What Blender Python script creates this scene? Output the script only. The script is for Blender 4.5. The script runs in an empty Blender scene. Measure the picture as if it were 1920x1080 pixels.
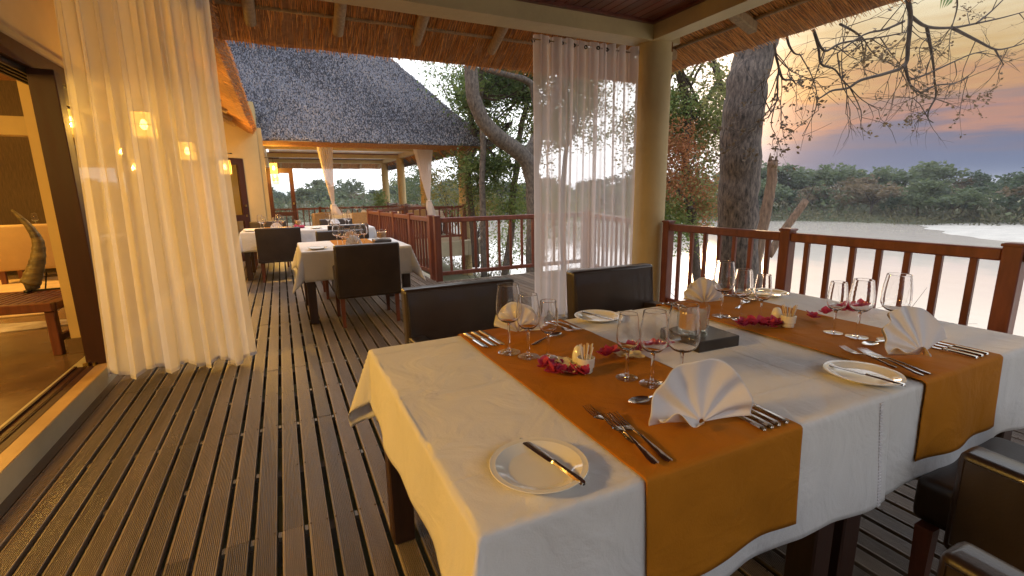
import bpy, bmesh, math, random
import numpy as np
from mathutils import Matrix, Vector, noise as mnoise

random.seed(7)
rng = np.random.default_rng(7)
S = bpy.context.scene
COL = S.collection
RAD = math.radians

# ------------------------------------------------------------------ camera, sky, sun, exposure
cam = bpy.data.objects.new('camera', bpy.data.cameras.new('camera'))
COL.objects.link(cam)
cam.data.sensor_width = 36.0
cam.data.lens = 885.0 / 1920.0 * 36.0
cam.data.clip_start = 0.02
cam.data.clip_end = 5000
_r = [[0.9001817, -0.1014637, 0.4235305], [-0.4352180, -0.1736879, 0.8834126], [-0.0160722, -0.9795599, -0.2005095]]
cam.matrix_world = Matrix(((_r[0][0], -_r[0][1], -_r[0][2], 0.0),
                           (_r[1][0], -_r[1][1], -_r[1][2], 0.0),
                           (_r[2][0], -_r[2][1], -_r[2][2], 1.32), (0, 0, 0, 1)))
S.camera = cam

SUN_AZ, SUN_EL = 50.0, 9.0          # azimuth from +Y towards +X
sdir = Vector((math.sin(RAD(SUN_AZ)) * math.cos(RAD(SUN_EL)), math.cos(RAD(SUN_AZ)) * math.cos(RAD(SUN_EL)), math.sin(RAD(SUN_EL))))
W = bpy.data.worlds.new('World'); S.world = W; W.use_nodes = True
nt = W.node_tree; nt.nodes.clear()
def N(t, kind, **kw):
    n = t.nodes.new(kind)
    for k, v in kw.items(): setattr(n, k, v)
    return n
wo = N(nt, 'ShaderNodeOutputWorld'); bg = N(nt, 'ShaderNodeBackground')
sky = N(nt, 'ShaderNodeTexSky'); sky.sky_type = 'NISHITA'; sky.sun_disc = False
sky.sun_elevation = RAD(SUN_EL); sky.sun_rotation = RAD(SUN_AZ); sky.air_density = 1.6; sky.dust_density = 3.0
tc = N(nt, 'ShaderNodeTexCoord')
sep = N(nt, 'ShaderNodeSeparateXYZ'); nt.links.new(tc.outputs['Generated'], sep.inputs[0])
def wmath(op, a, b=None, clamp=False):
    m = N(nt, 'ShaderNodeMath', operation=op, use_clamp=clamp)
    for i, v in enumerate((a, b)):
        if v is None: continue
        if isinstance(v, (int, float)): m.inputs[i].default_value = v
        else: nt.links.new(v, m.inputs[i])
    return m.outputs[0]
def wmix(fac, a, b, mode='MIX'):
    m = N(nt, 'ShaderNodeMix', data_type='RGBA', blend_type=mode)
    for i, v in ((0, fac), (6, a), (7, b)):
        if isinstance(v, (int, float)): m.inputs[i].default_value = v
        elif isinstance(v, tuple): m.inputs[i].default_value = (*v, 1)
        else: nt.links.new(v, m.inputs[i])
    return m.outputs[2]
# streaky dusk cloud: noise stretched along the horizon
mp = N(nt, 'ShaderNodeMapping'); mp.inputs['Scale'].default_value = (1.6, 1.6, 15.0); mp.inputs['Rotation'].default_value = (0.05, -0.09, 0.3)
nt.links.new(tc.outputs['Generated'], mp.inputs[0])
nz = N(nt, 'ShaderNodeTexNoise'); nz.inputs['Scale'].default_value = 2.6; nz.inputs['Detail'].default_value = 6; nz.inputs['Roughness'].default_value = .55
nt.links.new(mp.outputs[0], nz.inputs[0])
el = wmath('ADD', sep.outputs['Z'], wmath('MULTIPLY', wmath('SUBTRACT', nz.outputs[0], .5), .17))
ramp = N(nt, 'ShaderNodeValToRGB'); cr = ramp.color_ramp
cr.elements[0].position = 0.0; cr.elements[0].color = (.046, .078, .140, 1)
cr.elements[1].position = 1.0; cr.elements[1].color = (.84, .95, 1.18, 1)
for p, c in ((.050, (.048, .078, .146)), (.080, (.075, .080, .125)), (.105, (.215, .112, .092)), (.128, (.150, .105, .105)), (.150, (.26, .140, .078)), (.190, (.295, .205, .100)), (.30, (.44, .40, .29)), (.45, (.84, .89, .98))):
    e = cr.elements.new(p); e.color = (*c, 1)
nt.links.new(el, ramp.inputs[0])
# glow round the sun
dt = N(nt, 'ShaderNodeVectorMath', operation='DOT_PRODUCT'); nt.links.new(tc.outputs['Generated'], dt.inputs[0]); dt.inputs[1].default_value = sdir
glow = wmath('POWER', wmath('MAXIMUM', dt.outputs['Value'], 0.0), 190.0)
glow2 = wmath('POWER', wmath('MAXIMUM', dt.outputs['Value'], 0.0), 6.0)
# the thin bright cloud sheet north of the sun
flat = N(nt, 'ShaderNodeVectorMath', operation='MULTIPLY'); nt.links.new(tc.outputs['Generated'], flat.inputs[0]); flat.inputs[1].default_value = (1, 1, 0)
flat2 = N(nt, 'ShaderNodeVectorMath', operation='NORMALIZE'); nt.links.new(flat.outputs[0], flat2.inputs[0])
nd = N(nt, 'ShaderNodeVectorMath', operation='DOT_PRODUCT'); nt.links.new(flat2.outputs[0], nd.inputs[0]); nd.inputs[1].default_value = (math.sin(RAD(8)), math.cos(RAD(8)), 0)
sheet = N(nt, 'ShaderNodeMapRange', clamp=True); sheet.interpolation_type = 'SMOOTHSTEP'
nt.links.new(nd.outputs['Value'], sheet.inputs[0]); sheet.inputs[1].default_value = .66; sheet.inputs[2].default_value = .86
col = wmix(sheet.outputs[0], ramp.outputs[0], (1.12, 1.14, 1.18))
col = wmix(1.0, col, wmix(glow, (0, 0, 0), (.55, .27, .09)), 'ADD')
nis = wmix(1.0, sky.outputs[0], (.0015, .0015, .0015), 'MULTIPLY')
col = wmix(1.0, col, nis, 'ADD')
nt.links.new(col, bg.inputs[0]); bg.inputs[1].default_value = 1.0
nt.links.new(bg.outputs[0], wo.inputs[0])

sun = bpy.data.objects.new('sun', bpy.data.lights.new('sun', 'SUN')); COL.objects.link(sun)
sun.data.energy = 0.4; sun.data.angle = RAD(8); sun.data.color = (1.0, .62, .32)
sun.rotation_euler = (-sdir).to_track_quat('-Z', 'Y').to_euler()

S.view_settings.view_transform = 'Standard'; S.view_settings.look = 'None'
S.view_settings.exposure = 1.05; S.view_settings.gamma = 1.0; S.view_settings.use_curve_mapping = False
S.cycles.use_denoising = True
S.cycles.max_bounces = 14; S.cycles.diffuse_bounces = 5; S.cycles.glossy_bounces = 5; S.cycles.transmission_bounces = 12; S.cycles.transparent_max_bounces = 24
S.cycles.sample_clamp_indirect = 6.0

# ------------------------------------------------------------------ materials
MATS = {}
def mat(name, base, rough=.6, var=.15, scale=8.0, bump=0.0, bscale=60.0, stretch=(1, 1, 1), spec=.5, metal=0.0, second=None, coat=0.0, sheen=0.0, rand=0.0, objspace=True, detail=6, wrinkle=0.0):
    """principled with noise-driven colour variation, fine relief and roughness change"""
    m = bpy.data.materials.new(name); m.use_nodes = True; t = m.node_tree; b = t.nodes['Principled BSDF']
    b.inputs['Roughness'].default_value = rough; b.inputs['Metallic'].default_value = metal
    b.inputs['Specular IOR Level'].default_value = spec; b.inputs['Coat Weight'].default_value = coat; b.inputs['Sheen Weight'].default_value = sheen
    c = N(t, 'ShaderNodeTexCoord'); mp = N(t, 'ShaderNodeMapping'); mp.inputs['Scale'].default_value = stretch
    t.links.new(c.outputs['Object'], mp.inputs[0])
    vec = mp.outputs[0]
    if rand or not objspace:
        oi = N(t, 'ShaderNodeObjectInfo'); ad = N(t, 'ShaderNodeVectorMath', operation='ADD')
        sc = N(t, 'ShaderNodeVectorMath', operation='SCALE'); sc.inputs[0].default_value = (37., 11., 23.); t.links.new(oi.outputs['Random'], sc.inputs['Scale'])
        t.links.new(vec, ad.inputs[0]); t.links.new(sc.outputs[0], ad.inputs[1]); vec = ad.outputs[0]
    nz = N(t, 'ShaderNodeTexNoise'); nz.inputs['Scale'].default_value = scale; nz.inputs['Detail'].default_value = detail; nz.inputs['Roughness'].default_value = .62
    t.links.new(vec, nz.inputs[0])
    r = N(t, 'ShaderNodeValToRGB')
    lo = second if second else tuple(x * (1 - var) for x in base)
    hi = base if second else tuple(min(1, x * (1 + var)) for x in base)
    r.color_ramp.elements[0].position = .32; r.color_ramp.elements[0].color = (*lo, 1)
    r.color_ramp.elements[1].position = .68; r.color_ramp.elements[1].color = (*hi, 1)
    t.links.new(nz.outputs[0], r.inputs[0])
    out = r.outputs[0]
    if rand:
        hs = N(t, 'ShaderNodeHueSaturation'); mr = N(t, 'ShaderNodeMapRange'); mr.inputs[3].default_value = 1 - rand; mr.inputs[4].default_value = 1 + rand
        t.links.new(oi.outputs['Random'], mr.inputs[0]); t.links.new(mr.outputs[0], hs.inputs['Value']); t.links.new(out, hs.inputs['Color']); out = hs.outputs[0]
    t.links.new(out, b.inputs['Base Color'])
    rr = N(t, 'ShaderNodeMapRange'); rr.inputs[3].default_value = max(0, rough - .1); rr.inputs[4].default_value = min(1, rough + .12)
    t.links.new(nz.outputs[0], rr.inputs[0]); t.links.new(rr.outputs[0], b.inputs['Roughness'])
    nrm = None
    if wrinkle:          # soft creases of laid linen
        n3 = N(t, 'ShaderNodeTexNoise'); n3.inputs['Scale'].default_value = 5.5; n3.inputs['Detail'].default_value = 3.5; n3.inputs['Distortion'].default_value = 1.2
        t.links.new(vec, n3.inputs[0]); b3 = N(t, 'ShaderNodeBump'); b3.inputs['Strength'].default_value = wrinkle; b3.inputs['Distance'].default_value = .02
        t.links.new(n3.outputs[0], b3.inputs['Height']); nrm = b3.outputs[0]; t.links.new(nrm, b.inputs['Normal'])
    if bump:
        n2 = N(t, 'ShaderNodeTexNoise'); n2.inputs['Scale'].default_value = bscale; n2.inputs['Detail'].default_value = 4
        t.links.new(vec, n2.inputs[0]); bp = N(t, 'ShaderNodeBump'); bp.inputs['Strength'].default_value = bump; bp.inputs['Distance'].default_value = .01
        t.links.new(n2.outputs[0], bp.inputs['Height']); t.links.new(bp.outputs[0], b.inputs['Normal'])
        if nrm: t.links.new(nrm, bp.inputs['Normal'])
    MATS[name] = m
    return m
def emit(name, colr, strength):
    m = bpy.data.materials.new(name); m.use_nodes = True; t = m.node_tree; t.nodes.clear()
    o = N(t, 'ShaderNodeOutputMaterial'); e = N(t, 'ShaderNodeEmission'); e.inputs[0].default_value = (*colr, 1); e.inputs[1].default_value = strength
    t.links.new(e.outputs[0], o.inputs[0]); MATS[name] = m; return m
def glass(name, tint=(1, 1, 1), rough=0.0):
    m = bpy.data.materials.new(name); m.use_nodes = True; t = m.node_tree; t.nodes.clear()
    o = N(t, 'ShaderNodeOutputMaterial'); g = N(t, 'ShaderNodeBsdfGlass'); g.inputs['Color'].default_value = (*tint, 1); g.inputs['Roughness'].default_value = rough; g.inputs['IOR'].default_value = 1.46
    t.links.new(g.outputs[0], o.inputs[0]); MATS[name] = m; return m
def pane(name, tint=(.9, .93, .92), frost=0.0):
    m = bpy.data.materials.new(name); m.use_nodes = True; t = m.node_tree; t.nodes.clear()
    o = N(t, 'ShaderNodeOutputMaterial'); tr = N(t, 'ShaderNodeBsdfTransparent'); tr.inputs[0].default_value = (*tint, 1)
    gl = N(t, 'ShaderNodeBsdfGlossy'); gl.inputs['Roughness'].default_value = .02
    lw = N(t, 'ShaderNodeLayerWeight'); lw.inputs[0].default_value = .5; pw = N(t, 'ShaderNodeMath', operation='POWER'); pw.inputs[1].default_value = 4.0
    t.links.new(lw.outputs['Facing'], pw.inputs[0]); fr = N(t, 'ShaderNodeMapRange'); fr.inputs[3].default_value = .045 + frost; fr.inputs[4].default_value = .95; t.links.new(pw.outputs[0], fr.inputs[0]); mx = N(t, 'ShaderNodeMixShader')
    t.links.new(fr.outputs[0], mx.inputs[0]); t.links.new(tr.outputs[0], mx.inputs[1]); t.links.new(gl.outputs[0], mx.inputs[2])
    t.links.new(mx.outputs[0], o.inputs[0]); MATS[name] = m; return m
def sheer(name, colr, see=.35, weave=.12):
    m = bpy.data.materials.new(name); m.use_nodes = True; t = m.node_tree; t.nodes.clear()
    o = N(t, 'ShaderNodeOutputMaterial'); tr = N(t, 'ShaderNodeBsdfTransparent'); di = N(t, 'ShaderNodeBsdfDiffuse'); tl = N(t, 'ShaderNodeBsdfTranslucent')
    for x in (di, tl): x.inputs[0].default_value = (*colr, 1)
    a = N(t, 'ShaderNodeMixShader'); a.inputs[0].default_value = .55
    t.links.new(di.outputs[0], a.inputs[1]); t.links.new(tl.outputs[0], a.inputs[2])
    c = N(t, 'ShaderNodeTexCoord'); nz = N(t, 'ShaderNodeTexNoise'); nz.inputs['Scale'].default_value = 90; t.links.new(c.outputs['Object'], nz.inputs[0])
    lw = N(t, 'ShaderNodeLayerWeight'); lw.inputs[0].default_value = .35
    # cloth seen edge-on in the folds is denser
    s1 = N(t, 'ShaderNodeMapRange'); s1.inputs[1].default_value = 0; s1.inputs[2].default_value = .8; s1.inputs[3].default_value = 1 - see; s1.inputs[4].default_value = .90
    t.links.new(lw.outputs['Facing'], s1.inputs[0])
    b = N(t, 'ShaderNodeMixShader'); t.links.new(s1.outputs[0], b.inputs[0]); t.links.new(tr.outputs[0], b.inputs[1]); t.links.new(a.outputs[0], b.inputs[2])
    t.links.new(b.outputs[0], o.inputs[0]); MATS[name] = m; return m
def leafmat(name, c1, c2, trans=.5):
    m = bpy.data.materials.new(name); m.use_nodes = True; t = m.node_tree; t.nodes.clear()
    o = N(t, 'ShaderNodeOutputMaterial'); di = N(t, 'ShaderNodeBsdfPrincipled'); tl = N(t, 'ShaderNodeBsdfTranslucent'); di.inputs['Roughness'].default_value = .55
    g = N(t, 'ShaderNodeNewGeometry'); r = N(t, 'ShaderNodeValToRGB'); r.color_ramp.elements[0].color = (*c1, 1); r.color_ramp.elements[1].color = (*c2, 1)
    t.links.new(g.outputs['Random Per Island'], r.inputs[0]); t.links.new(r.outputs[0], di.inputs['Base Color']); t.links.new(r.outputs[0], tl.inputs[0])
    mx = N(t, 'ShaderNodeMixShader'); mx.inputs[0].default_value = trans
    t.links.new(di.outputs[0], mx.inputs[1]); t.links.new(tl.outputs[0], mx.inputs[2]); t.links.new(mx.outputs[0], o.inputs[0]); MATS[name] = m; return m

mat('deck_wood', (.225, .178, .136), .42, second=(.118, .090, .068), scale=3.0, stretch=(4, .35, 4), bump=.25, bscale=50, rand=.34)
mat('joist', (.10, .075, .055), .8, bump=.2)
mat('rail_wood', (.20, .055, .026), .36, second=(.115, .029, .015), scale=6, stretch=(3, 3, .6), bump=.08, bscale=30, rand=.15)
mat('door_wood', (.045, .013, .007), .5, spec=.3, second=(.034, .010, .006), scale=5, stretch=(4, 4, .5), bump=.06, bscale=40)
mat('table_wood', (.055, .022, .013), .4, second=(.030, .012, .008), scale=6, stretch=(4, 4, .6), bump=.06)
mat('leg_wood', (.16, .045, .020), .4, second=(.09, .026, .014), scale=8, stretch=(4, 4, .6), bump=.06)
mat('ceiling_wood', (.16, .040, .020), .38, second=(.075, .018, .010), scale=4, stretch=(5, .4, 5), bump=.1, rand=.25)
mat('leather', (.034, .020, .014), .40, second=(.016, .009, .0065), scale=4, bump=.07, bscale=150, coat=.28, rand=.15)
mat('cloth', (.66, .64, .615), .85, wrinkle=.6, var=.05, scale=3, bump=.12, bscale=260, sheen=.15)
mat('runner', (.42, .150, .010), .75, wrinkle=.6, var=.09, scale=5, bump=.14, bscale=220, spec=.12)
mat('napkin', (.68, .65, .65), .8, var=.03, bump=.08, bscale=240)
mat('ceramic', (.76, .72, .62), .10, var=.02, coat=.6)
mat('steel', (.62, .60, .57), .16, var=.05, metal=1.0)
mat('wall_paint', (.55, .40, .18), .75, var=.06, scale=2.5, bump=.1, bscale=35)
mat('beam_paint', (.46, .345, .165), .6, var=.10, scale=2.2, bump=.3, bscale=14)
mat('sill_paint', (.42, .27, .12), .45, second=(.30, .18, .075), scale=6, bump=.1)
mat('kerb_paint', (.40, .36, .25), .7, var=.10, scale=4, bump=.12)
mat('room_floor', (.20, .125, .062), .22, second=(.105, .062, .032), scale=2.2, bump=.05)
mat('straw', (.50, .23, .070), .75, second=(.27, .11, .034), scale=30, stretch=(1, 1, 1), bump=.3)
mat('straw_dark', (.46, .22, .08), .85, second=(.24, .105, .04), scale=20, bump=.4)
mat('thatch_grey', (.17, .175, .20), .9, second=(.045, .046, .055), scale=26, bump=1.0, bscale=70, detail=10)
mat('pole_wood', (.46, .31, .16), .7, second=(.26, .165, .085), scale=8, stretch=(6, 6, 1), bump=.3, bscale=40)
mat('black_metal', (.018, .015, .013), .45, var=.1, metal=.6)
mat('brass', (.55, .38, .12), .3, var=.08, metal=1.0)
mat('bark', (.125, .095, .075), .9, second=(.035, .027, .024), scale=9, stretch=(5, 5, 1.1), bump=1.0, bscale=22, detail=10)
mat('bark_pale', (.19, .155, .125), .9, second=(.045, .036, .030), scale=7, stretch=(3, 3, 1.6), bump=1.0, bscale=24, detail=9)
mat('twig', (.060, .042, .030), .9, var=.3)
mat('earth', (.22, .165, .11), .95, second=(.12, .095, .055), scale=.6, bump=.5, bscale=6)
mat('grassland', (.16, .15, .075), .95, second=(.085, .095, .045), scale=.12, bump=.4, bscale=3)
mat('sand', (.48, .44, .38), .95, var=.12, scale=.8, bump=.3, bscale=5)
mat('wicker', (.36, .24, .12), .7, var=.2, scale=30, bump=.4)
mat('tan_fabric', (.38, .26, .15), .85, var=.08, scale=5, bump=.2, bscale=200)
mat('rug', (.50, .36, .21), .95, var=.15, scale=6, bump=.3)
mat('hide', (.62, .55, .42), .9, second=(.10, .05, .03), scale=2.2, bump=.2)
mat('horn', (.24, .17, .055), .38, second=(.045, .032, .020), scale=7, stretch=(1, 1, 4), bump=.5, bscale=30)
mat('wax', (.42, .26, .15), .6, var=.1, scale=30, bump=.3)
mat('box_lacquer', (.030, .024, .021), .32, var=.2, scale=12)
mat('emblem', (.16, .11, .07), .4)
leafmat('bougainvillea', (.40, .025, .075), (.62, .075, .17), .35)
leafmat('cream_petal', (.80, .66, .30), (.85, .78, .55), .3)
mat('stem_green', (.07, .12, .03), .6)
mat('pick_wood', (.62, .44, .24), .7)
mat('lamp_glass_metal', (.05, .032, .018), .5)
mat('far_ceiling', (.66, .62, .60), .22, var=.06, scale=3)
mat('reed_wall', (.13, .078, .040), .8, second=(.055, .032, .017), scale=10, stretch=(8, 8, .6), bump=.5)
glass('wine_glass'); glass('candle_glass', (.98, .98, .96)); pane('pane'); pane('clear_glass', (.985, .985, .975)); pane('foot_glass', (.99, .99, .985), .15)
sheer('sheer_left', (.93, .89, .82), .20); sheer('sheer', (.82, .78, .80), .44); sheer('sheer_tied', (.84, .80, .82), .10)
emit('bulb', (1.0, .58, .14), 16.0); 
def lamp_glow():
    m = bpy.data.materials.new('lamp_glow'); m.use_nodes = True; t = m.node_tree; t.nodes.clear()
    o = N(t, 'ShaderNodeOutputMaterial'); e = N(t, 'ShaderNodeEmission'); e.inputs[0].default_value = (1, .50, .06, 1); e.inputs[1].default_value = 2.6; tr = N(t, 'ShaderNodeBsdfTransparent'); mx = N(t, 'ShaderNodeMixShader'); mx.inputs[0].default_value = .45
    t.links.new(tr.outputs[0], mx.inputs[1]); t.links.new(e.outputs[0], mx.inputs[2]); t.links.new(mx.outputs[0], o.inputs[0]); MATS['lamp_glow'] = m
lamp_glow()
leafmat('leaf_green', (.11, .19, .05), (.26, .31, .09)); leafmat('leaf_dark', (.075, .14, .045), (.21, .27, .10)); leafmat('straw_strand', (.50, .20, .045), (1.0, .50, .13), .15); leafmat('straw_grey', (.16, .10, .05), (.42, .30, .16), .1); leafmat('leaf_rust', (.34, .12, .05), (.44, .22, .09))
leafmat('leaf_olive', (.16, .19, .06), (.32, .30, .11)); leafmat('leaf_yellow', (.30, .22, .030), (.20, .20, .045)); leafmat('leaf_dry', (.09, .060, .035), (.17, .115, .06))
leafmat('leaf_brown', (.13, .105, .055), (.21, .15, .085)); leafmat('reed', (.10, .10, .05), (.19, .17, .09)); leafmat('leaf_far', (.09, .13, .06), (.16, .19, .09)); leafmat('leaf_far_dark', (.05, .08, .045), (.10, .135, .07))
def water_mat():
    m = bpy.data.materials.new('river_water'); m.use_nodes = True; t = m.node_tree; b = t.nodes['Principled BSDF']
    b.inputs['Base Color'].default_value = (.72, .63, .54, 1); b.inputs['Roughness'].default_value = .06; b.inputs['IOR'].default_value = 1.34
    b.inputs['Specular IOR Level'].default_value = 1.0
    c = N(t, 'ShaderNodeTexCoord'); mp = N(t, 'ShaderNodeMapping'); mp.inputs['Scale'].default_value = (1, .45, 1); mp.inputs['Rotation'].default_value = (0, 0, .5); t.links.new(c.outputs['Object'], mp.inputs[0])
    nz = N(t, 'ShaderNodeTexNoise'); nz.inputs['Scale'].default_value = .9; nz.inputs['Detail'].default_value = 5; t.links.new(mp.outputs[0], nz.inputs[0])
    bp = N(t, 'ShaderNodeBump'); bp.inputs['Strength'].default_value = .06; bp.inputs['Distance'].default_value = .12
    t.links.new(nz.outputs[0], bp.inputs['Height']); t.links.new(bp.outputs[0], b.inputs['Normal']); MATS['river_water'] = m
water_mat()

# ------------------------------------------------------------------ mesh helpers
class MB:
    """collects shapes; build() links them as one mesh object"""
    def __init__(s): s.v = []; s.f = []
    def add(s, verts, faces):
        o = len(s.v); s.v.extend(tuple(map(float, v)) for v in verts); s.f.extend(tuple(o + i for i in f) for f in faces); return s
    def box(s, x0, x1, y0, y1, z0, z1):
        return s.add([(x0, y0, z0), (x1, y0, z0), (x1, y1, z0), (x0, y1, z0), (x0, y0, z1), (x1, y0, z1), (x1, y1, z1), (x0, y1, z1)],
                     [(0, 3, 2, 1), (4, 5, 6, 7), (0, 1, 5, 4), (1, 2, 6, 5), (2, 3, 7, 6), (3, 0, 4, 7)])
    def rbox(s, x0, x1, y0, y1, z0, z1, r=.01, seg=2, xf=None):
        bm = bmesh.new(); bmesh.ops.create_cube(bm, size=1)
        for v in bm.verts: v.co = Vector(((x0 + x1) / 2 + v.co.x * (x1 - x0), (y0 + y1) / 2 + v.co.y * (y1 - y0), (z0 + z1) / 2 + v.co.z * (z1 - z0)))
        bmesh.ops.bevel(bm, geom=bm.edges[:], offset=r, segments=seg, profile=.6, affect='EDGES')
        bm.verts.index_update()
        vs = [xf(v.co) if xf else v.co for v in bm.verts]
        s.add(vs, [[v.index for v in f.verts] for f in bm.faces]); bm.free(); return s
    def bar(s, a, b, w, h=None, up=(0, 0, 1)):
        a, b = Vector(a), Vector(b); d = (b - a).normalized(); h = h or w
        u = Vector(up); sd = d.cross(u)
        if sd.length < 1e-4: sd = Vector((1, 0, 0))
        sd.normalize(); u2 = sd.cross(d)
        vs = [p + sd * (i * w / 2) + u2 * (j * h / 2) for p in (a, b) for i, j in ((-1, -1), (1, -1), (1, 1), (-1, 1))]
        return s.add(vs, [(0, 1, 2, 3), (7, 6, 5, 4), (0, 4, 5, 1), (1, 5, 6, 2), (2, 6, 7, 3), (3, 7, 4, 0)])
    def tube(s, pts, rad, n=8, cap=True, jit=0.0):
        pts = [Vector(p) for p in pts]; m = len(pts)
        rad = rad if isinstance(rad, (list, tuple)) else [rad] * m
        rings = []; prev = None
        for i, p in enumerate(pts):
            d = (pts[min(i + 1, m - 1)] - pts[max(i - 1, 0)]).normalized()
            if prev is None: prev = d.orthogonal().normalized()
            x = (prev - d * prev.dot(d)); x = x.normalized() if x.length > 1e-5 else d.orthogonal().normalized(); prev = x; y = d.cross(x)
            rings.append([p + (x * math.cos(2 * math.pi * k / n) + y * math.sin(2 * math.pi * k / n)) * rad[i] * (1 + jit * (random.random() - .5)) for k in range(n)])
        fs = [(i * n + k, i * n + (k + 1) % n, (i + 1) * n + (k + 1) % n, (i + 1) * n + k) for i in range(m - 1) for k in range(n)]
        if cap: fs += [tuple(reversed(range(n))), tuple((m - 1) * n + k for k in range(n))]
        return s.add([v for r in rings for v in r], fs)
    def lathe(s, prof, n=28, cx=0, cy=0, closed=False):
        m = len(prof); vs = [(cx + r * math.cos(2 * math.pi * k / n), cy + r * math.sin(2 * math.pi * k / n), z) for r, z in prof for k in range(n)]
        L = m if closed else m - 1
        fs = [(i * n + k, i * n + (k + 1) % n, ((i + 1) % m) * n + (k + 1) % n, ((i + 1) % m) * n + k) for i in range(L) for k in range(n)]
        return s.add(vs, fs)
    def grid(s, fn, nu, nv):
        vs = [fn(i / nu, j / nv) for j in range(nv + 1) for i in range(nu + 1)]
        return s.add(vs, [(j * (nu + 1) + i, j * (nu + 1) + i + 1, (j + 1) * (nu + 1) + i + 1, (j + 1) * (nu + 1) + i) for j in range(nv) for i in range(nu)])
    def mesh(s, name, m, smooth=False, sharp=None):
        me = bpy.data.meshes.new(name); me.from_pydata(s.v, [], s.f); me.materials.append(MATS[m] if isinstance(m, str) else m)
        if smooth:
            me.polygons.foreach_set('use_smooth', [True] * len(me.polygons))
            if sharp: me.set_sharp_from_angle(angle=RAD(sharp))
        me.update(); return me
    def build(s, name, m, parent=None, smooth=False, sharp=None, kind=None):
        return link(name, s.mesh(name, m, smooth, sharp), parent, kind=kind)
def link(name, me, parent=None, loc=None, kind=None):
    o = bpy.data.objects.new(name, me); COL.objects.link(o)
    if parent: o.parent = parent
    if loc: o.location = loc
    if kind: o['kind'] = kind
    return o
def tag(o, label, cat, group=None, kind=None):
    o['label'] = label; o['category'] = cat
    if group: o['group'] = group
    if kind: o['kind'] = kind
    return o
def thing(name, label, cat, loc=(0, 0, 0), rz=0.0, group=None):
    o = bpy.data.objects.new(name, None); COL.objects.link(o); o.location = loc; o.rotation_euler = (0, 0, rz); o.empty_display_size = .1
    return tag(o, label, cat, group)
def structure(name, label=None, loc=(0, 0, 0)):
    o = bpy.data.objects.new(name, None); COL.objects.link(o); o.location = loc; o['kind'] = 'structure'
    if label: o['label'] = label
    return o
KIDS = {}
def copy_tree(o, parent=None):
    c = o.copy(); COL.objects.link(c); c.parent = parent
    for ch in list(o.children): copy_tree(ch, c)
    return c
def place(proto, used, loc, rz, label, group=None):
    """first call moves the prototype itself, later ones copy it with its parts"""
    o = proto if not used else copy_tree(proto)
    used.append(1)
    o.location = loc; o.rotation_euler = (0, 0, rz); o['label'] = label
    if group: o['group'] = group
    elif 'group' in o: del o['group']
    return o
def nz3(x, y, z=0.0): return mnoise.noise(Vector((x, y, z)))

mat('bark_big', (.21, .165, .135), .9, second=(.020, .017, .017), scale=11, stretch=(3, 3, .9), bump=1.0, bscale=20, detail=12)
mat('bark_stump', (.30, .19, .12), .9, second=(.09, .055, .035), scale=7, stretch=(5, 5, .8), bump=.9, bscale=20, detail=9)
mat('steel_dull', (.20, .18, .15), .5, var=.2, metal=.7)

LAMP = [48, 40, 95, 110, 80, 45]
PEND = [215, 140, 200]
# centre lines of trunks and branches, metres
BIG = [(5.909, 4.6, -0.917), (5.797, 4.6, 0.06), (5.707, 4.6, 0.75), (5.666, 4.6, 1.476), (5.643, 4.6, 2.031), (5.659, 4.6, 2.503), (5.754, 4.6, 2.969), (5.898, 4.6, 3.434), (6.096, 4.6, 4.088), (6.343, 4.6, 4.864)]
STUMP = [(7.081, 5.3, -0.353), (7.105, 5.3, 0.282), (7.221, 5.3, 0.896), (7.293, 5.3, 1.413), (7.287, 5.3, 1.735)]
LOG = [(7.665, 5.5, 0.128), (7.947, 5.4, 0.637), (8.259, 5.3, 1.081)]
CURVED = [(5.157, 9.6, -1.174), (5.213, 9.6, 0.578), (5.179, 9.6, 1.534), (4.982, 9.6, 2.019), (4.595, 9.6, 2.304), (4.223, 9.6, 2.556), (3.929, 9.6, 2.896), (3.779, 9.6, 3.355), (3.774, 9.6, 3.863), (3.887, 9.6, 4.472)]
CURVED_ARM = [(4.982, 9.6, 2.019), (5.39, 9.6, 2.689), (5.732, 9.6, 3.382), (6.005, 9.6, 4.07), (6.344, 9.6, 4.979)]
CURVED_ARM2 = [(5.287, 9.8, 1.539), (5.433, 9.8, 2.6), (5.303, 9.8, 3.5), (5.105, 9.8, 3.706), (4.655, 9.8, 3.777), (4.041, 9.8, 3.85)]
SLIM = [(4.494, 11.0, -0.818), (4.506, 11.0, 0.534), (4.509, 11.0, 1.573), (4.564, 11.0, 2.455), (4.516, 11.0, 3.546), (4.62, 11.0, 4.724)]
SLIM2 = [(5.323, 11.6, -0.989), (5.556, 11.6, 0.168), (5.64, 11.6, 1.303), (5.778, 11.6, 1.997), (5.869, 11.6, 2.815), (6.117, 11.6, 3.758), (6.285, 11.6, 4.937)]
DARK = [(4.752, 12.2, -0.726), (4.708, 12.2, 0.315), (4.615, 12.2, 1.181), (4.615, 12.2, 2.02), (4.817, 12.2, 2.572), (4.699, 12.2, 3.506)]
DARK_ARM = [(4.64, 12.2, 1.881), (5.034, 12.2, 2.163), (5.52, 12.2, 2.702), (5.931, 12.2, 3.163)]
RTREE = [(8.241, 7.5, -1.108), (7.949, 7.5, 0.457), (7.606, 7.5, 1.896), (7.598, 7.5, 2.937), (7.257, 7.5, 3.706), (7.324, 7.5, 4.664)]
RTREE_ARM = [(7.587, 7.5, 2.525), (8.171, 7.5, 3.178), (8.434, 7.5, 3.61), (8.095, 7.5, 3.984)]
RTREE_ARM2 = [(7.626, 7.3, 0.924), (7.082, 7.3, 1.413), (6.585, 7.3, 1.67)]
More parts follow.
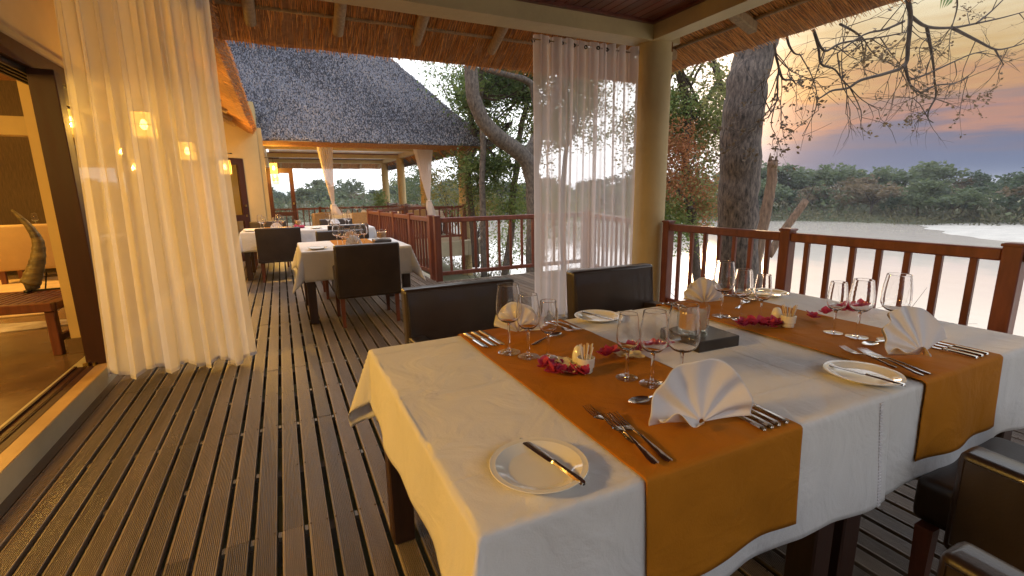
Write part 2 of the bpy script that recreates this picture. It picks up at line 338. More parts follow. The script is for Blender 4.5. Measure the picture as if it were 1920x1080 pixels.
TWIGS = [[(8.206, 4.2, 4.287), (8.354, 4.2, 3.903), (8.465, 4.2, 3.709), (8.506, 4.2, 3.358), (8.505, 4.2, 3.053), (8.03, 4.2, 2.895), (7.47, 4.2, 2.764), (7.186, 4.2, 2.638), (6.839, 4.2, 2.579), (6.626, 4.2, 2.484), (6.519, 4.2, 2.45)], [(8.465, 4.2, 3.709), (8.942, 4.2, 3.626), (9.657, 4.2, 3.698), (10.371, 4.2, 3.847), (11.222, 4.2, 4.043), (12.235, 4.2, 4.302)], [(9.657, 4.2, 3.698), (10.459, 4.2, 3.612), (11.136, 4.2, 3.546), (11.603, 4.2, 3.612), (12.363, 4.2, 3.798)], [(8.942, 4.2, 3.626), (9.133, 4.2, 3.352), (9.277, 4.2, 3.139), (9.378, 4.2, 2.916), (9.335, 4.2, 2.85)], [(8.505, 4.2, 3.053), (8.642, 4.2, 2.872), (8.779, 4.2, 2.755), (9.02, 4.2, 2.703)], [(11.136, 4.2, 3.546), (11.384, 4.2, 3.419), (11.56, 4.2, 3.333)], [(5.629, 3.743, 3.061), (5.758, 3.743, 2.88), (5.838, 3.743, 2.716), (6.099, 3.743, 2.681), (6.279, 3.743, 2.576), (6.434, 3.743, 2.509)], [(6.403, 3.927, 3.267), (6.688, 3.927, 3.222), (6.908, 3.927, 3.161), (7.003, 3.927, 3.102)], [(5.293, 3.822, 2.989), (5.355, 3.822, 2.885), (5.46, 3.822, 2.812), (5.555, 3.822, 2.811)], [(5.289, 3.962, 2.943), (5.336, 3.962, 2.806), (5.402, 3.962, 2.679), (5.402, 3.962, 2.551), (5.427, 3.962, 2.376), (5.388, 3.962, 2.254), (5.292, 3.962, 2.129)], [(5.42, 3.975, 2.684), (5.512, 3.975, 2.574), (5.678, 3.975, 2.575), (5.754, 3.975, 2.533)], [(5.473, 3.639, 3.013), (5.699, 3.639, 2.819), (6.023, 3.639, 2.938), (6.744, 3.639, 3.077), (7.301, 3.639, 3.202)], [(8.661, 4.2, 2.859), (9.095, 4.2, 2.97), (9.898, 4.2, 3.236), (10.365, 4.2, 3.385), (10.871, 4.2, 3.494)], [(9.02, 4.2, 2.703), (9.449, 4.2, 2.843), (10.006, 4.2, 2.918), (10.396, 4.2, 3.055)], [(7.148, 3.608, 3.296), (6.775, 3.608, 3.16), (6.359, 3.608, 3.053), (5.895, 3.608, 2.804)], [(9.537, 4.2, 4.291), (9.711, 4.2, 4.021), (9.652, 4.2, 3.712)], [(9.378, 4.2, 2.916), (9.498, 4.2, 2.689), (9.353, 4.2, 2.481), (9.363, 4.2, 2.346), (9.542, 4.2, 2.289)], [(10.13, 4.102, 3.788), (10.569, 4.102, 4.031), (11.154, 4.102, 4.427)]]

# ------------------------------------------------------------------ ground, river, banks
WATER = -2.2
def land_dist(x, y):            # metres outside the built bank (0 on it)
    dx = max(0.0, x - 4.9); dy = max(0.0, y - 27.0)
    return math.hypot(dx, dy)
def far_bank(az):               # radius at which the far shore starts
    return 60 + 4 * math.sin(az * 3.1 + .6) + 3 * math.sin(az * 7.3)
def ground_z(x, y):
    d = land_dist(x, y); z = -1.05 - .55 * min(d, 5) + .12 * nz3(x * .4, y * .4) * min(1, d + .3)
    r = math.hypot(x, y); az = math.atan2(x, y); rb = far_bank(az)
    if r > rb - 6 and (x > 4 or y > 27):
        z = max(z, -3.2 + min(1, (r - rb + 6) / 9) * 2.3 + min(max(r - rb - 5, 0) * .012, 2.0) + .25 * nz3(x * .08, y * .08))
    return z
def terrain():
    rings = [0, 2, 3.5, 5, 6, 7, 8, 9, 10, 11.5, 13, 15, 18, 22, 27, 33, 40, 47, 52, 55, 58, 61, 64, 68, 74, 85, 100, 130, 180, 260, 420, 900]
    na = 144; vs = []; fs = []
    for r in rings:
        for k in range(na):
            a = 2 * math.pi * k / na; x, y = r * math.sin(a), r * math.cos(a); vs.append((x, y, ground_z(x, y)))
    for i in range(len(rings) - 1):
        for k in range(na): fs.append((i * na + k, i * na + (k + 1) % na, (i + 1) * na + (k + 1) % na, (i + 1) * na + k))
    o = MB().add(vs, [f[::-1] for f in fs]).build('ground', 'grassland', smooth=True, kind='structure')
terrain()
river = MB().add([(-400, -400, WATER), (400, -400, WATER), (400, 400, WATER), (-400, 400, WATER)], [(0, 1, 2, 3)]).build('river', 'river_water', kind='structure')
def sandbank():
    def fn(u, v):
        az = RAD(62.5 + u * 40); r0 = 54 - 19 * min(1, u * 2.2) ** .6; r = r0 + v * (62 - r0) + 1.2 * math.sin(u * 21)
        edge = min(u * 3, (1 - u) * 3 + .4, v * 3, 1.0); edge = max(0, min(1, edge))
        return (r * math.sin(az), r * math.cos(az), -2.5 + .62 * edge + .10 * nz3(r * .4, u * 9) + .25 * v)
    return MB().grid(fn, 60, 14)
sandbank().build('sandbank', 'sand', smooth=True, kind='structure')

# ------------------------------------------------------------------ deck
deck = structure('deck')
PITCH, X0 = .0975, -.135
def board_mesh(y0, y1):
    w = .0388; top = []; n = 10
    xs = np.linspace(-w + .006, w - .006, n * 2 + 1)
    prof = [(-w, -.026), (-w, -.003), (-w + .0025, 0)]
    for i, x in enumerate(xs): prof.append((x, 0 if (i % 2 == 0) else -.0030))
    prof2 = []
    for i in range(n):       # flat ridge / groove
        a = -w + .006 + (2 * w - .012) * i / n; b = (2 * w - .012) / n
        prof2 += [(a, 0), (a + b * .50, 0), (a + b * .58, -.0050), (a + b * .92, -.0050)]
    prof = [(-w, -.026), (-w, -.002), (-w + .002, 0)] + prof2 + [(w - .006, 0), (w - .002, 0), (w, -.002), (w, -.026)]
    m = len(prof); vs = [(x, y, z) for y in (y0, y1) for x, z in prof]
    fs = [(i, i + 1, m + i + 1, m + i) for i in range(m - 1)] + [(m - 1, 0, m, 2 * m - 1), tuple(range(m))[::-1], tuple(range(m, 2 * m))]
    return MB().add(vs, [f[::-1] for f in fs]).mesh('plank', 'deck_wood')
def diag_y(x):                     # the deck's slanted side beyond the round column
    return 4.25 + (x - 3.85) * (6.88 - 4.25) / (4.71 - 3.85)
BM = {}
def board(x, y0, y1):
    k = (round(y0, 2), round(y1, 2))
    if k not in BM: BM[k] = board_mesh(0, y1 - y0)
    link('plank', BM[k], deck, (x + random.uniform(-.0008, .0008), y0, random.uniform(-.0014, .0014)))
for i in range(-11, 50):           # boards butt together over a joist
    x = X0 + PITCH * (i + .5)
    if x < 3.82: lo, hi = -1.4, 11.9 if x < 2.04 else 6.80
    else:
        lo, hi = diag_y(x), 6.80
        if lo > 6.6: continue
    cuts = [lo] + [c for c in ((1.902, 5.402, 8.902), (.402, 3.902, 7.402, 10.402), (2.902, 6.402, 9.402))[(i * 7 + i // 3) % 3] if lo + .3 < c < hi - .3] + [hi]
    for a, b in zip(cuts[:-1], cuts[1:]): board(x, a + .0015, b - .0015)
jm = MB().box(-1.25, 3.80, -.03, .03, -.13, -.03).mesh('joist', 'joist')
jm2 = MB().box(-1.25, 2.05, -.03, .03, -.13, -.03).mesh('joist', 'joist')
for k in range(16): link('joist', jm, deck, (0, -1.1 + k * .5, 0))
for k in range(10): link('joist', jm2, deck, (0, 6.9 + k * .5, 0))
clips = MB(); screws = MB()
for i in range(-11, 40):
    xg = X0 + PITCH * i
    for k in range(16):
        y = -1.1 + k * .5
        if random.random() < .4: clips.box(xg - .0065, xg + .0065, y - .017, y + .017, -.03, -.012)
        if random.random() < .9:
            for sx in (-.017, .017): screws.lathe([(0, .0008), (.0038, .0008), (.0042, -.003)], 7, xg + sx, y + .004)
clips.build('spacer_clips', 'steel_dull' if 'steel_dull' in MATS else 'kerb_paint', deck, kind='stuff')
screws.build('screws', 'joist', deck, kind='stuff')
MB().box(-1.262, -1.2085, -1.4, 11.9, -.10, -.008).build('edge_board', 'joist', deck)
ed = MB().box(2.05, 4.72, 6.82, 6.96, -.36, -.03).box(2.00, 2.14, 6.97, 11.9, -.36, -.03)
ed.build('edge_beam', 'kerb_paint', deck)
for (x, y) in ((2.07, 6.7), (4.5, 6.7), (2.07, 10), (3.6, 3.8), (3.6, 0.3), (.5, 5)):
    MB().tube([(x, y, -2.2), (x, y, -.13)], .09, 10).build('pile', 'pole_wood', deck, smooth=True)

# ------------------------------------------------------------------ main building: sill, walls, doors
lodge = thing('lodge_building', 'cream plastered lodge wall with wooden sliding doors along the deck', 'building')
MB().box(-1.50, -1.258, -1.6, 10.6, -.30, .11).build('kerb', 'kerb_paint', lodge)
MB().box(-1.345, -1.262, -1.6, 10.6, .1105, .114).build('sill', 'sill_paint', lodge)
tr = MB()
for a, b, z in ((-1.47, -1.455, .122), (-1.455, -1.415, .112), (-1.415, -1.405, .121), (-1.405, -1.40, .113), (-1.40, -1.393, .121), (-1.393, -1.345, .116)): tr.box(a, b, -1.6, 4.32, .1107, z)
tr.build('door_track', 'door_wood', lodge)
MB().box(-9, -1.50, -3.5, 12, -.2, .108).build('room_floor', 'room_floor', lodge)
wl = MB().box(-1.56, -1.46, -1.6, 10.6, 2.36, 3.6)
wl.build('wall', 'wall_paint', lodge)
MB().box(-1.60, -1.40, -1.6, 10.6, 2.285, 2.36).build('ledge', 'beam_paint', lodge)
MB().box(-1.57, -1.37, -1.6, 10.6, 2.16, 2.283).build('lintel', 'door_wood', lodge)
lt = MB()
for x in (-1.53, -1.49, -1.45, -1.41): lt.box(x - .008, x + .008, -1.6, 10.6, 2.12, 2.16)
lt.build('head_track', 'black_metal', lodge)
MB().rbox(-1.405, -1.262, 4.33, 4.45, .112, 2.16, .006).build('door_post', 'door_wood', lodge)
MB().box(-1.61, -1.47, 4.78, 4.98, .108, 2.28).build('pillar', 'wall_paint', lodge)
MB().box(-1.635, -1.46, 4.755, 5.0, .11, .23).build('skirting', 'room_floor', lodge)
MB().box(-1.415, -1.385, 4.30, 4.33, .113, .14).build('track_stop', 'brass', lodge)
MB().box(-1.36, -1.345, 4.30, 4.33, .113, .135).build('track_stop', 'brass', lodge)
# sliding panels parked behind the post and on along the wall
def sliding(y0, y1, x):
    f = MB()
    f.box(x - .025, x + .025, y0, y0 + .11, .115, 2.14).box(x - .025, x + .025, y1 - .11, y1, .115, 2.14)
    f.box(x - .024, x + .024, y0 + .11, y1 - .11, 2.02, 2.14).box(x - .024, x + .024, y0 + .11, y1 - .11, .115, .31).box(x - .024, x + .024, y0 + .11, y1 - .11, .86, .95)
    d = f.build('sliding_door', 'door_wood', lodge)
    MB().box(x - .004, x + .004, y0 + .11, y1 - .11, .31, .86).build('pane', 'pane', d)
    MB().box(x - .004, x + .004, y0 + .11, y1 - .11, .95, 2.02).build('pane', 'pane', d)
for k in range(3): sliding(4.46 + k * 2.04, 4.46 + k * 2.04 + 2.02, -1.42 - .055 * (k % 2))
# yellow return wall with a glazed door
def slantwall():
    a, b = Vector((-1.47, 10.6, 0)), Vector((-.30, 11.5, 0)); d = (b - a).normalized(); n = Vector((d.y, -d.x, 0))
    L = (b - a).length
    def bx(m, s0, s1, z0, z1, t0, t1):
        P = [a + d * s + n * t + Vector((0, 0, z)) for z in (z0, z1) for s, t in ((s0, t0), (s1, t0), (s1, t1), (s0, t1))]
        m.add(P, [(0, 1, 2, 3), (7, 6, 5, 4), (0, 4, 5, 1), (1, 5, 6, 2), (2, 6, 7, 3), (3, 7, 4, 0)])
    m = MB(); bx(m, .12, .55, 0, 3.2, -.2, 0); bx(m, 1.08, L, 0, 3.2, -.2, 0); bx(m, .55, 1.08, 2.06, 3.2, -.2, 0); m.build('wall', 'wall_paint', lodge)
    m = MB(); bx(m, .20, 1.40, 0, 2.4, -.40, -.35); m.build('pane_backing', 'wall_paint', lodge)  # panel added close behind the panes, standing in for their yellow reflection
    f = MB(); bx(f, .30, .42, .0, 2.05, .002, .05); bx(f, .94, 1.07, 0, 2.05, .002, .05); bx(f, .42, .94, 1.93, 2.05, .002, .05); bx(f, .42, .94, 0, .22, .002, .05); bx(f, .42, .94, .82, .94, .002, .05)
    dr = f.build('door', 'door_wood', lodge)
    p = MB(); bx(p, .42, .94, .22, .82, .012, .02); p.build('pane', 'pane', dr)
    p = MB(); bx(p, .42, .94, .94, 1.93, .012, .02); p.build('pane', 'pane', dr)
    k = MB(); bx(k, .985, 1.015, 1.10, 1.14, .05, .075); k.build('handle', 'brass', dr)
    k = MB(); bx(k, .985, 1.015, .90, .94, .05, .06); k.build('lock', 'brass', dr)
slantwall()
m = MB().box(-.50, -.30, 11.52, 13.1, 0, 3.2).box(-.50, -.30, 14.2, 25, 0, 3.2).box(-.50, -.30, 13.1, 14.2, 2.1, 3.2); m.build('wall', 'wall_paint', lodge)
MB().box(-.30, -.21, 11.56, 11.68, 0, 2.7).build('pilaster', 'beam_paint', lodge)
f = MB(); y = 13.45
f.box(-.24, -.15, y - .02, y + .02, .02, 1.98).box(.26, .36, y - .02, y + .02, .02, 1.98).box(-.15, .26, y - .019, y + .019, 1.86, 1.98).box(-.15, .26, y - .019, y + .019, .02, .2).box(-.15, .26, y - .019, y + .019, .80, .90)
dr = f.build('open_door', 'door_wood', lodge)
MB().box(-.15, .26, y - .004, y + .004, .2, .8).build('pane', 'pane', dr); MB().box(-.15, .26, y - .004, y + .004, .9, 1.86).build('pane', 'pane', dr)
MB().box(.295, .325, y - .06, y - .02, 1.08, 1.13).build('handle', 'brass', dr)
# room shell
rm = MB().box(-9.2, -9, -3.5, 12, .1, 3.4).box(-9, -1.6, 12, 12.2, .1, 3.4).box(-9, -1.6, -3.7, -3.5, .1, 3.4)
rm.build('wall', 'reed_wall', lodge)
MB().box(-9.2, -1.56, -3.7, 12.2, 3.4, 3.55).build('room_ceiling', 'straw_dark', lodge)
for y in (0, 2.4, 4.8, 7.2, 9.6): MB().tube([(-9, y, 3.25), (-1.56, y, 3.25)], .07, 9).build('roof_pole', 'pole_wood', lodge, smooth=True)
for x in (-3, -4.6, -6.2): MB().tube([(x, -3.4, 3.1), (x, 12, 3.1)], .06, 9).build('roof_pole', 'pole_wood', lodge, smooth=True)
MB().box(-9, -1.75, 7.3, 7.5, 2.02, 2.22).build('tie_beam', 'beam_paint', lodge)
for x in (-5.9, -4.85): MB().box(x - .07, x + .07, 11.90, 11.99, .11, 2.1).build('door_jamb', 'door_wood', lodge)
MB().box(-5.83, -4.92, 11.90, 11.99, 1.98, 2.1).build('door_head', 'door_wood', lodge)
MB().box(-5.83, -4.92, 11.95, 11.995, .11, 1.98).build('door_panel', 'wall_paint', lodge)

# ------------------------------------------------------------------ near pavilion: column, beams, ceiling
pav = thing('pavilion', 'near verandah frame of cream beams and round column under a thatched roof', 'pavilion')
cm = MB().lathe([(.18, -.9), (.18, 2.79)], 40, 3.69, 4.15); cm.build('column', 'beam_paint', pav, smooth=True)
MB().box(-1.46, 3.90, 4.01, 4.26, 2.79, 2.99).build('beam', 'beam_paint', pav)
MB().box(3.54, 3.735, -1.5, 4.008, 2.79, 2.99).build('beam', 'beam_paint', pav)
MB().box(3.545, 3.60, 4.262, 4.30, 2.70, 2.79).box(3.74, 3.79, 3.99, 4.05, 2.70, 2.79).build('bracket', 'steel', pav)
ceil = structure('ceiling')
cb = MB().rbox(-.046, .046, -1.5, 4.008, 2.955, 2.975, .004, 1).mesh('plank', 'ceiling_wood')
for k in range(52):
    x = -1.41 + k * .0955
    link('plank', cb, ceil, (x, 0, random.uniform(-.001, .001)))
MB().box(-1.46, 3.54, 3.965, 4.007, 2.93, 2.957).box(3.498, 3.538, -1.5, 3.964, 2.93, 2.957).build('cornice', 'ceiling_wood', ceil)
MB().box(-1.56, 3.9, -1.6, 4.2, 3.0, 3.02).build('roof_liner', 'straw_dark', ceil)

# thatch eave: a slab with combed straw on its underside and a cut butt edge
def straw_eave(name, A, B, up, out, zin, zout, thick, parent, dens=260, tip=None, seed=1, mname='straw', length=None):
    """A->B along the eave (inner edge), out = horizontal outward vector of the overhang"""
    rnd = random.Random(seed); A, B, out = Vector(A), Vector(B), Vector(out); L = (B - A).length; d = (B - A).normalized(); W_ = out.length; o = out.normalized()
    body = MB(); n = max(8, int(L / .12))
    def sec(t):
        p = A + d * (t * L); w = .012 * nz3(t * L * 3, seed) + .02 * nz3(t * L * .8, seed + 5)
        z0 = Vector((0, 0, zin)); z1 = Vector((0, 0, zout + w))
        return [p + z0, p + o * (W_ * .92) + z1 + Vector((0, 0, .012)), p + o * W_ + z1, p + o * (W_ + .06) + z1 + Vector((0, 0, thick * .45)), p + o * (W_ - .02) + z1 + Vector((0, 0, thick)), p + z0 + Vector((0, 0, thick + .05))]
    vs = []
    for i in range(n + 1): vs += sec(i / n)
    fs = [(i * 6 + k, i * 6 + (k + 1) % 6, (i + 1) * 6 + (k + 1) % 6, (i + 1) * 6 + k) for i in range(n) for k in range(6)] + [(0, 1, 2, 3, 4, 5), tuple(n * 6 + k for k in (5, 4, 3, 2, 1, 0))]
    body.add(vs, fs); base = body.build('thatch', 'straw_dark', parent, smooth=False)
    st = MB()
    for i in range(int(L * dens)):
        t = rnd.random() * L; p = A + d * t; s0 = rnd.random() * .75; ln = rnd.uniform(.18, .42); s1 = min(1.02, s0 + ln)
        za = zin + (zout - zin) * s0; zb = zin + (zout - zin) * s1
        sk = rnd.gauss(0, .014); w = rnd.uniform(.0015, .0038)
        a = p + o * (W_ * s0) + Vector((0, 0, za - .002)); b = p + o * (W_ * s1) + d * sk + Vector((0, 0, zb - rnd.uniform(.008, .040)))
        st.add([a - d * w, a + d * w, b + d * w * .7, b - d * w * .7, (a + b) / 2 - Vector((0, 0, .006))], [(0, 1, 4), (1, 2, 4), (2, 3, 4), (3, 0, 4)])
    for i in range(int(L * dens * .9)):      # cut stubs on the butt edge
        t = rnd.random() * L; k = rnd.random(); p = A + d * t + o * (W_ + .055 * min(1, k * 2)) + Vector((0, 0, zout + thick * k * .75))
        e = p + o * rnd.uniform(.008, .03) + Vector((0, 0, -rnd.uniform(.005, .03))); w = rnd.uniform(.003, .006)
        st.add([p - d * w, p + d * w, e], [(0, 1, 2)]); st.add([p - Vector((0, 0, w)), p + Vector((0, 0, w)), e], [(0, 1, 2)])
    st.build('straw_strands', 'straw_strand', base, kind='stuff')
    return base
roof = thing('thatched_roof', 'brown straw thatch eave of the near verandah with round rafter ends', 'thatched roof')
straw_eave('front', (-.36, 4.28, 0), (4.5, 4.28, 0), None, (0, .72, 0), 3.00, 2.625, .24, roof, 560, seed=1)
straw_eave('side', (3.80, 4.95, 0), (3.80, -1.6, 0), None, (.74, 0, 0), 3.00, 2.735, .24, roof, 420, seed=2)
for x in (-.80, -.07, .61, 1.31, 2.08, 2.85, 3.45):
    MB().tube([(x, 4.20, 2.955), (x, 4.74, 2.715)], [.05, .045], 12).build('rafter', 'pole_wood', roof, smooth=True, sharp=50)
for y in (4.35, 3.35, 2.35, 1.35, .35): 
    MB().rbox(3.70, 4.16, y - .05, y + .05, 0, .09, .01, 1, xf=lambda c: Vector((c.x, c.y, c.z + 2.90 - (c.x - 3.7) * .36))).build('rafter', 'pole_wood', roof)
MB().tube([(-.36, 4.62, 2.80), (2, 4.615, 2.805), (4.3, 4.62, 2.80)], .016, 8).build('lath', 'pole_wood', roof, smooth=True)
MB().tube([(4.14, 4.5, 2.855), (4.14, 1, 2.85), (4.14, -1.6, 2.855)], .018, 8).build('lath', 'pole_wood', roof, smooth=True)
# eave of the lodge running back along the wall
reave = thing('lodge_eave', 'brown thatch eave running along the yellow lodge wall towards the far pavilion', 'eave')
straw_eave('lodge', (-1.46, 4.35, 0), (-1.46, 12.4, 0), None, (1.10, 0, 0), 3.20, 2.57, .26, reave, 200, seed=3)
for y in np.arange(5.6, 12, .9):
    MB().tube([(-1.46, y, 3.14), (-.62, y, 2.66)], .045, 9).build('rafter', 'pole_wood', reave, smooth=True)
MB().tube([(-.95, 5.0, 2.83), (-.95, 12, 2.83)], .016, 7).build('lath', 'pole_wood', reave, smooth=True)

# ------------------------------------------------------------------ far pavilion
fp = thing('far_pavilion', 'far pavilion with cream columns and a big grey thatched hip roof', 'pavilion')
FCX = 4.85
for y in (13.2, 17.4, 21.1, 24.6): MB().lathe([(.165, -2.6), (.165, 2.775)], 24, FCX, y).build('column', 'beam_paint', fp, smooth=True)
for y in (13.2, 17.4, 21.1, 24.6): MB().box(-.28, FCX + .1, y - .11, y + .11, 2.77, 2.95).build('beam', 'beam_paint', fp)
for y in (13.2, 17.4, 21.1, 24.6):
    for s in (-1, 1): MB().box(-.28, FCX - .1, y + s * .135 - .025, y + s * .135 + .025, 2.915, 2.95).build('cornice', 'ceiling_wood', fp)
MB().box(FCX - .1, FCX + .1, 12.6, 25, 2.785, 2.949).build('beam', 'beam_paint', fp)
fc = MB().rbox(-.2, FCX, -.06, .06, 2.95, 2.97, .004, 1).mesh('ceiling_board', 'far_ceiling')
for k in range(98): link('ceiling_board', fc, fp, (0, 12.55 + k * .125, 0))
MB().box(-.28, FCX + .35, 12.45, 25.6, -.42, -.02).build('deck_slab', 'kerb_paint', fp)
E_Y, E_Z, E_X, PIT = 12.0, 2.50, 5.30, 1.16
def thatch_surface():
    m = MB(); top = 2.95
    def front(u, v):
        t = v * top; xr = E_X - t; x = -1.4 + (xr + 1.4) * u
        h = .05 * nz3(x * 1.2, t * 1.2) + .03 * nz3(x * 5, t * 5, 3)
        return (x, E_Y + t - h * .6 + (.06 if v == 0 else 0), E_Z + t * PIT + h * .5)
    m.grid(front, 90, 60)
    def side(u, v):
        t = v * top; y = E_Y + t + (26 - E_Y - 2 * t) * u
        h = .05 * nz3(y * 1.2, t * 1.2, 9)
        return (E_X - t + h * .5, y, E_Z + t * PIT + h * .5)
    m.grid(side, 70, 40)
    base = m.build('thatch', 'thatch_grey', fp, smooth=True)
    # rounded butt edge and cut stubs
    st = [MB(), MB(), MB()]; rnd = random.Random(5)
    for i in range(42000):
        u = rnd.random(); v = rnd.random() ** 1.1
        p = Vector(front(u, v)); w = rnd.uniform(.006, .012)
        lift_ = 1.0 + .8 * (rnd.random() < .06); e = p + lift_ * Vector((rnd.gauss(0, .012), -rnd.uniform(.006, .022), -rnd.uniform(.0, .022)))
        s_ = Vector((w, 0, rnd.gauss(0, .012))); nrm = Vector((0, -.02, .018))
        st[(0 if rnd.random() < .62 else 1) if nz3(p.x * .55 + 3, p.z * .9, 2) + rnd.gauss(0, .5) < .05 else (1 if rnd.random() < .7 else 2)].add([p - s_ + nrm, p + s_ + nrm, e + s_ * .6 + nrm, e - s_ * .6 + nrm, p + nrm * 2.2], [(0, 1, 4), (1, 2, 4), (2, 3, 4), (3, 0, 4)])
    st[0].build('reed_stubs', MATS['stub_a'], base, kind='stuff'); st[1].build('reed_stubs', MATS['stub_b'], base, kind='stuff'); st[2].build('reed_stubs', MATS['stub_c'], base, kind='stuff')
    b = MB()
    def butt(u, v):
        x = -1.4 + (E_X + 1.4) * u; a = v * math.pi * .5
        return (x, E_Y + .06 + .20 * math.sin(a), E_Z + .0 - .10 * math.sin(a * 1.2) + .015 * nz3(x * 4, v * 3))
    b.grid(butt, 60, 5)
    def butt2(u, v):
        y = E_Y + 14 * u; a = v * math.pi * .5
        return (E_X - .28 * math.sin(a) + .02, y, E_Z - .08 * math.sin(a * 1.2))
    b.grid(butt2, 40, 5); b.build('butt_edge', 'straw', fp, smooth=True)
mat('stub_a', (.085, .09, .115), .9, var=.3, scale=30); mat('stub_b', (.37, .39, .46), .85, var=.3, scale=30); mat('stub_c', (.52, .47, .45), .85, var=.3, scale=30)
thatch_surface()
straw_eave('far right', (FCX + .02, 12.3, 0), (FCX + .02, 26, 0), None, (.5, 0, 0), 2.93, 2.52, .1, fp, 60, seed=6)
straw_eave('far back', (FCX, 24.8, 0), (-.3, 24.8, 0), None, (0, .9, 0), 2.95, 2.56, .2, fp, 60, seed=8)
for y in np.arange(13.6, 25, .9): MB().bar((FCX + .05, y, 2.90), (FCX + .46, y, 2.57), .09).build('rafter', 'straw_dark', fp)
for x in np.arange(.2, 4.8, .9): MB().bar((x, 24.7, 2.90), (x, 25.4, 2.60), .09).build('rafter', 'pole_wood', fp)

# ------------------------------------------------------------------ railings
def railing(label, p0, p1, posts, zb=0.0, pitch=.17, h=.95, wood='rail_wood', group='wooden railings'):
    p0, p1 = Vector((*p0, 0)), Vector((*p1, 0)); L = (p1 - p0).length; d = (p1 - p0).normalized()
    t = thing('railing', label, 'railing', (p0.x, p0.y, zb), math.atan2(d.y, d.x), group)
    pm = MB().rbox(-.045, .045, -.045, .045, -.14, h + .035, .006, 1).rbox(-.052, .052, -.052, .052, h + .015, h + .032, .004, 1).mesh('post', wood)
    bmh = MB().rbox(-.019, .019, -.015, .015, .13, h - .06, .003, 1).mesh('baluster', wood)
    for s in posts: link('post', pm, t, (s, 0, 0))
    for a, b in zip(posts[:-1], posts[1:]):
        MB().rbox(a + .045, b - .045, -.034, .034, h - .072, h, .008, 1).build('top_rail', wood, t)
        MB().rbox(a + .045, b - .045, -.022, .022, .075, .135, .005, 1).build('bottom_rail', wood, t)
        n = max(1, round((b - a) / pitch) - 1)
        for k in range(n): link('baluster', bmh, t, (a + (b - a) * (k + 1) / (n + 1), 0, 0))
    return t
railing('dark red-brown railing along the river beside the near dining table', (3.765, 3.90), (3.765, -1.0), [0, 1.36, 2.73, 4.1], pitch=.172)
railing('red-brown railing crossing behind the sheer curtain before the leaning tree', (2.07, 6.88), (4.71, 6.88), [0, 2.64], pitch=.20)
railing('red-brown railing with five posts running back beside the far dining tables', (2.06, 6.99), (1.74, 11.4), [.98 * k + .12 for k in range(5)], pitch=.135)
railing('slanted railing joining the cream round column to the curtained railing', (4.70, 6.80), (3.93, 4.42), [.1, 2.45], pitch=.19)
railing('front railing of the far pavilion under the tied curtain', (3.05, 12.9), (4.72, 12.9), [0, 1.66], pitch=.19)
railing('railing at the back of the far pavilion in front of the hazy trees', (-.25, 20.6), (4.7, 20.6), [0, 1.65, 3.3, 4.95], pitch=.21, zb=-.14)
railing('river side railing between the columns of the far pavilion', (4.86, 13.4), (4.86, 24.4), [0, 1.8, 3.5, 5.3, 7.1, 8.9, 11], pitch=.25, zb=-.1)
railing('short railing linking the long railing to the far pavilion', (1.9, 11.6), (2.98, 12.8), [.05, 1.55], pitch=.2)

# ------------------------------------------------------------------ lanterns and the lamps of the room
def lantern_proto():
    t = thing('wall_lantern', '', 'lantern')
    arm = MB().tube([(-.30, 0, .24), (.12, 0, .24)], .008, 7).tube([(0, 0, .24), (0, 0, .15)], .004, 6); arm.lathe([(0, .25), (.016, .25), (.016, .23), (0, .23)], 8, .12, 0)
    arm.build('bracket', 'black_metal', t, smooth=True)
    f = MB(); w = .085
    for sx in (-w, w):
        for sy in (-w, w): f.bar((sx, sy, -.12), (sx, sy, .12), .008)
    for z in (-.12, .0, .12):
        for s in (-w, w): f.bar((-w, s, z), (w, s, z), .007).bar((s, -w, z), (s, w, z), .007)
    f.box(-w, w, -w, w, .12, .126); f.lathe([(.06, .126), (.02, .15), (0, .15)], 8)
    f.build('cage', 'lamp_glass_metal', t)
    MB().box(-.078, .078, -.078, .078, -.112, .112).build('lamp_glass', 'lamp_glow', t)
    MB().lathe([(0, -.045), (.022, -.035), (.034, 0), (.026, .03), (.014, .055), (0, .06)], 14).build('bulb', 'bulb', t, smooth=True)
    return t
lp = lantern_proto(); used = []
LSPOTS = [((-1.14, 6.0, 2.02), 'wall lantern glowing high behind the left sheer curtain'),
          ((-1.08, 8.0, 1.93), 'wall lantern glowing behind the right edge of the left curtain'),
          ((-.82, 10.0, 1.82), 'lit caged lantern in front of the yellow wall door'),
          ((-.06, 12.9, 1.95), 'nearest of three lit lanterns in a row beyond the yellow wall corner'),
          ((-.06, 15.5, 1.86), 'middle of three lit lanterns in a row beyond the yellow wall corner'),
          ((-.06, 18.2, 1.80), 'last of three lit lanterns in a row beyond the yellow wall corner'),
          ((-1.02, -.45, 2.05), 'wall lantern beside the sliding doors at the near end')]
for k, (p, lab) in enumerate(LSPOTS[:6]):
    place(lp, used, p, 0, lab, 'wall lanterns')
    L = bpy.data.lights.new('lantern_light', 'POINT'); L.energy = LAMP[k]; L.color = (1.0, .50, .07); L.shadow_soft_size = .035
    o = bpy.data.objects.new('lantern_light', L); COL.objects.link(o); o.location = (p[0] + .03, p[1] - .05, p[2] - .02)
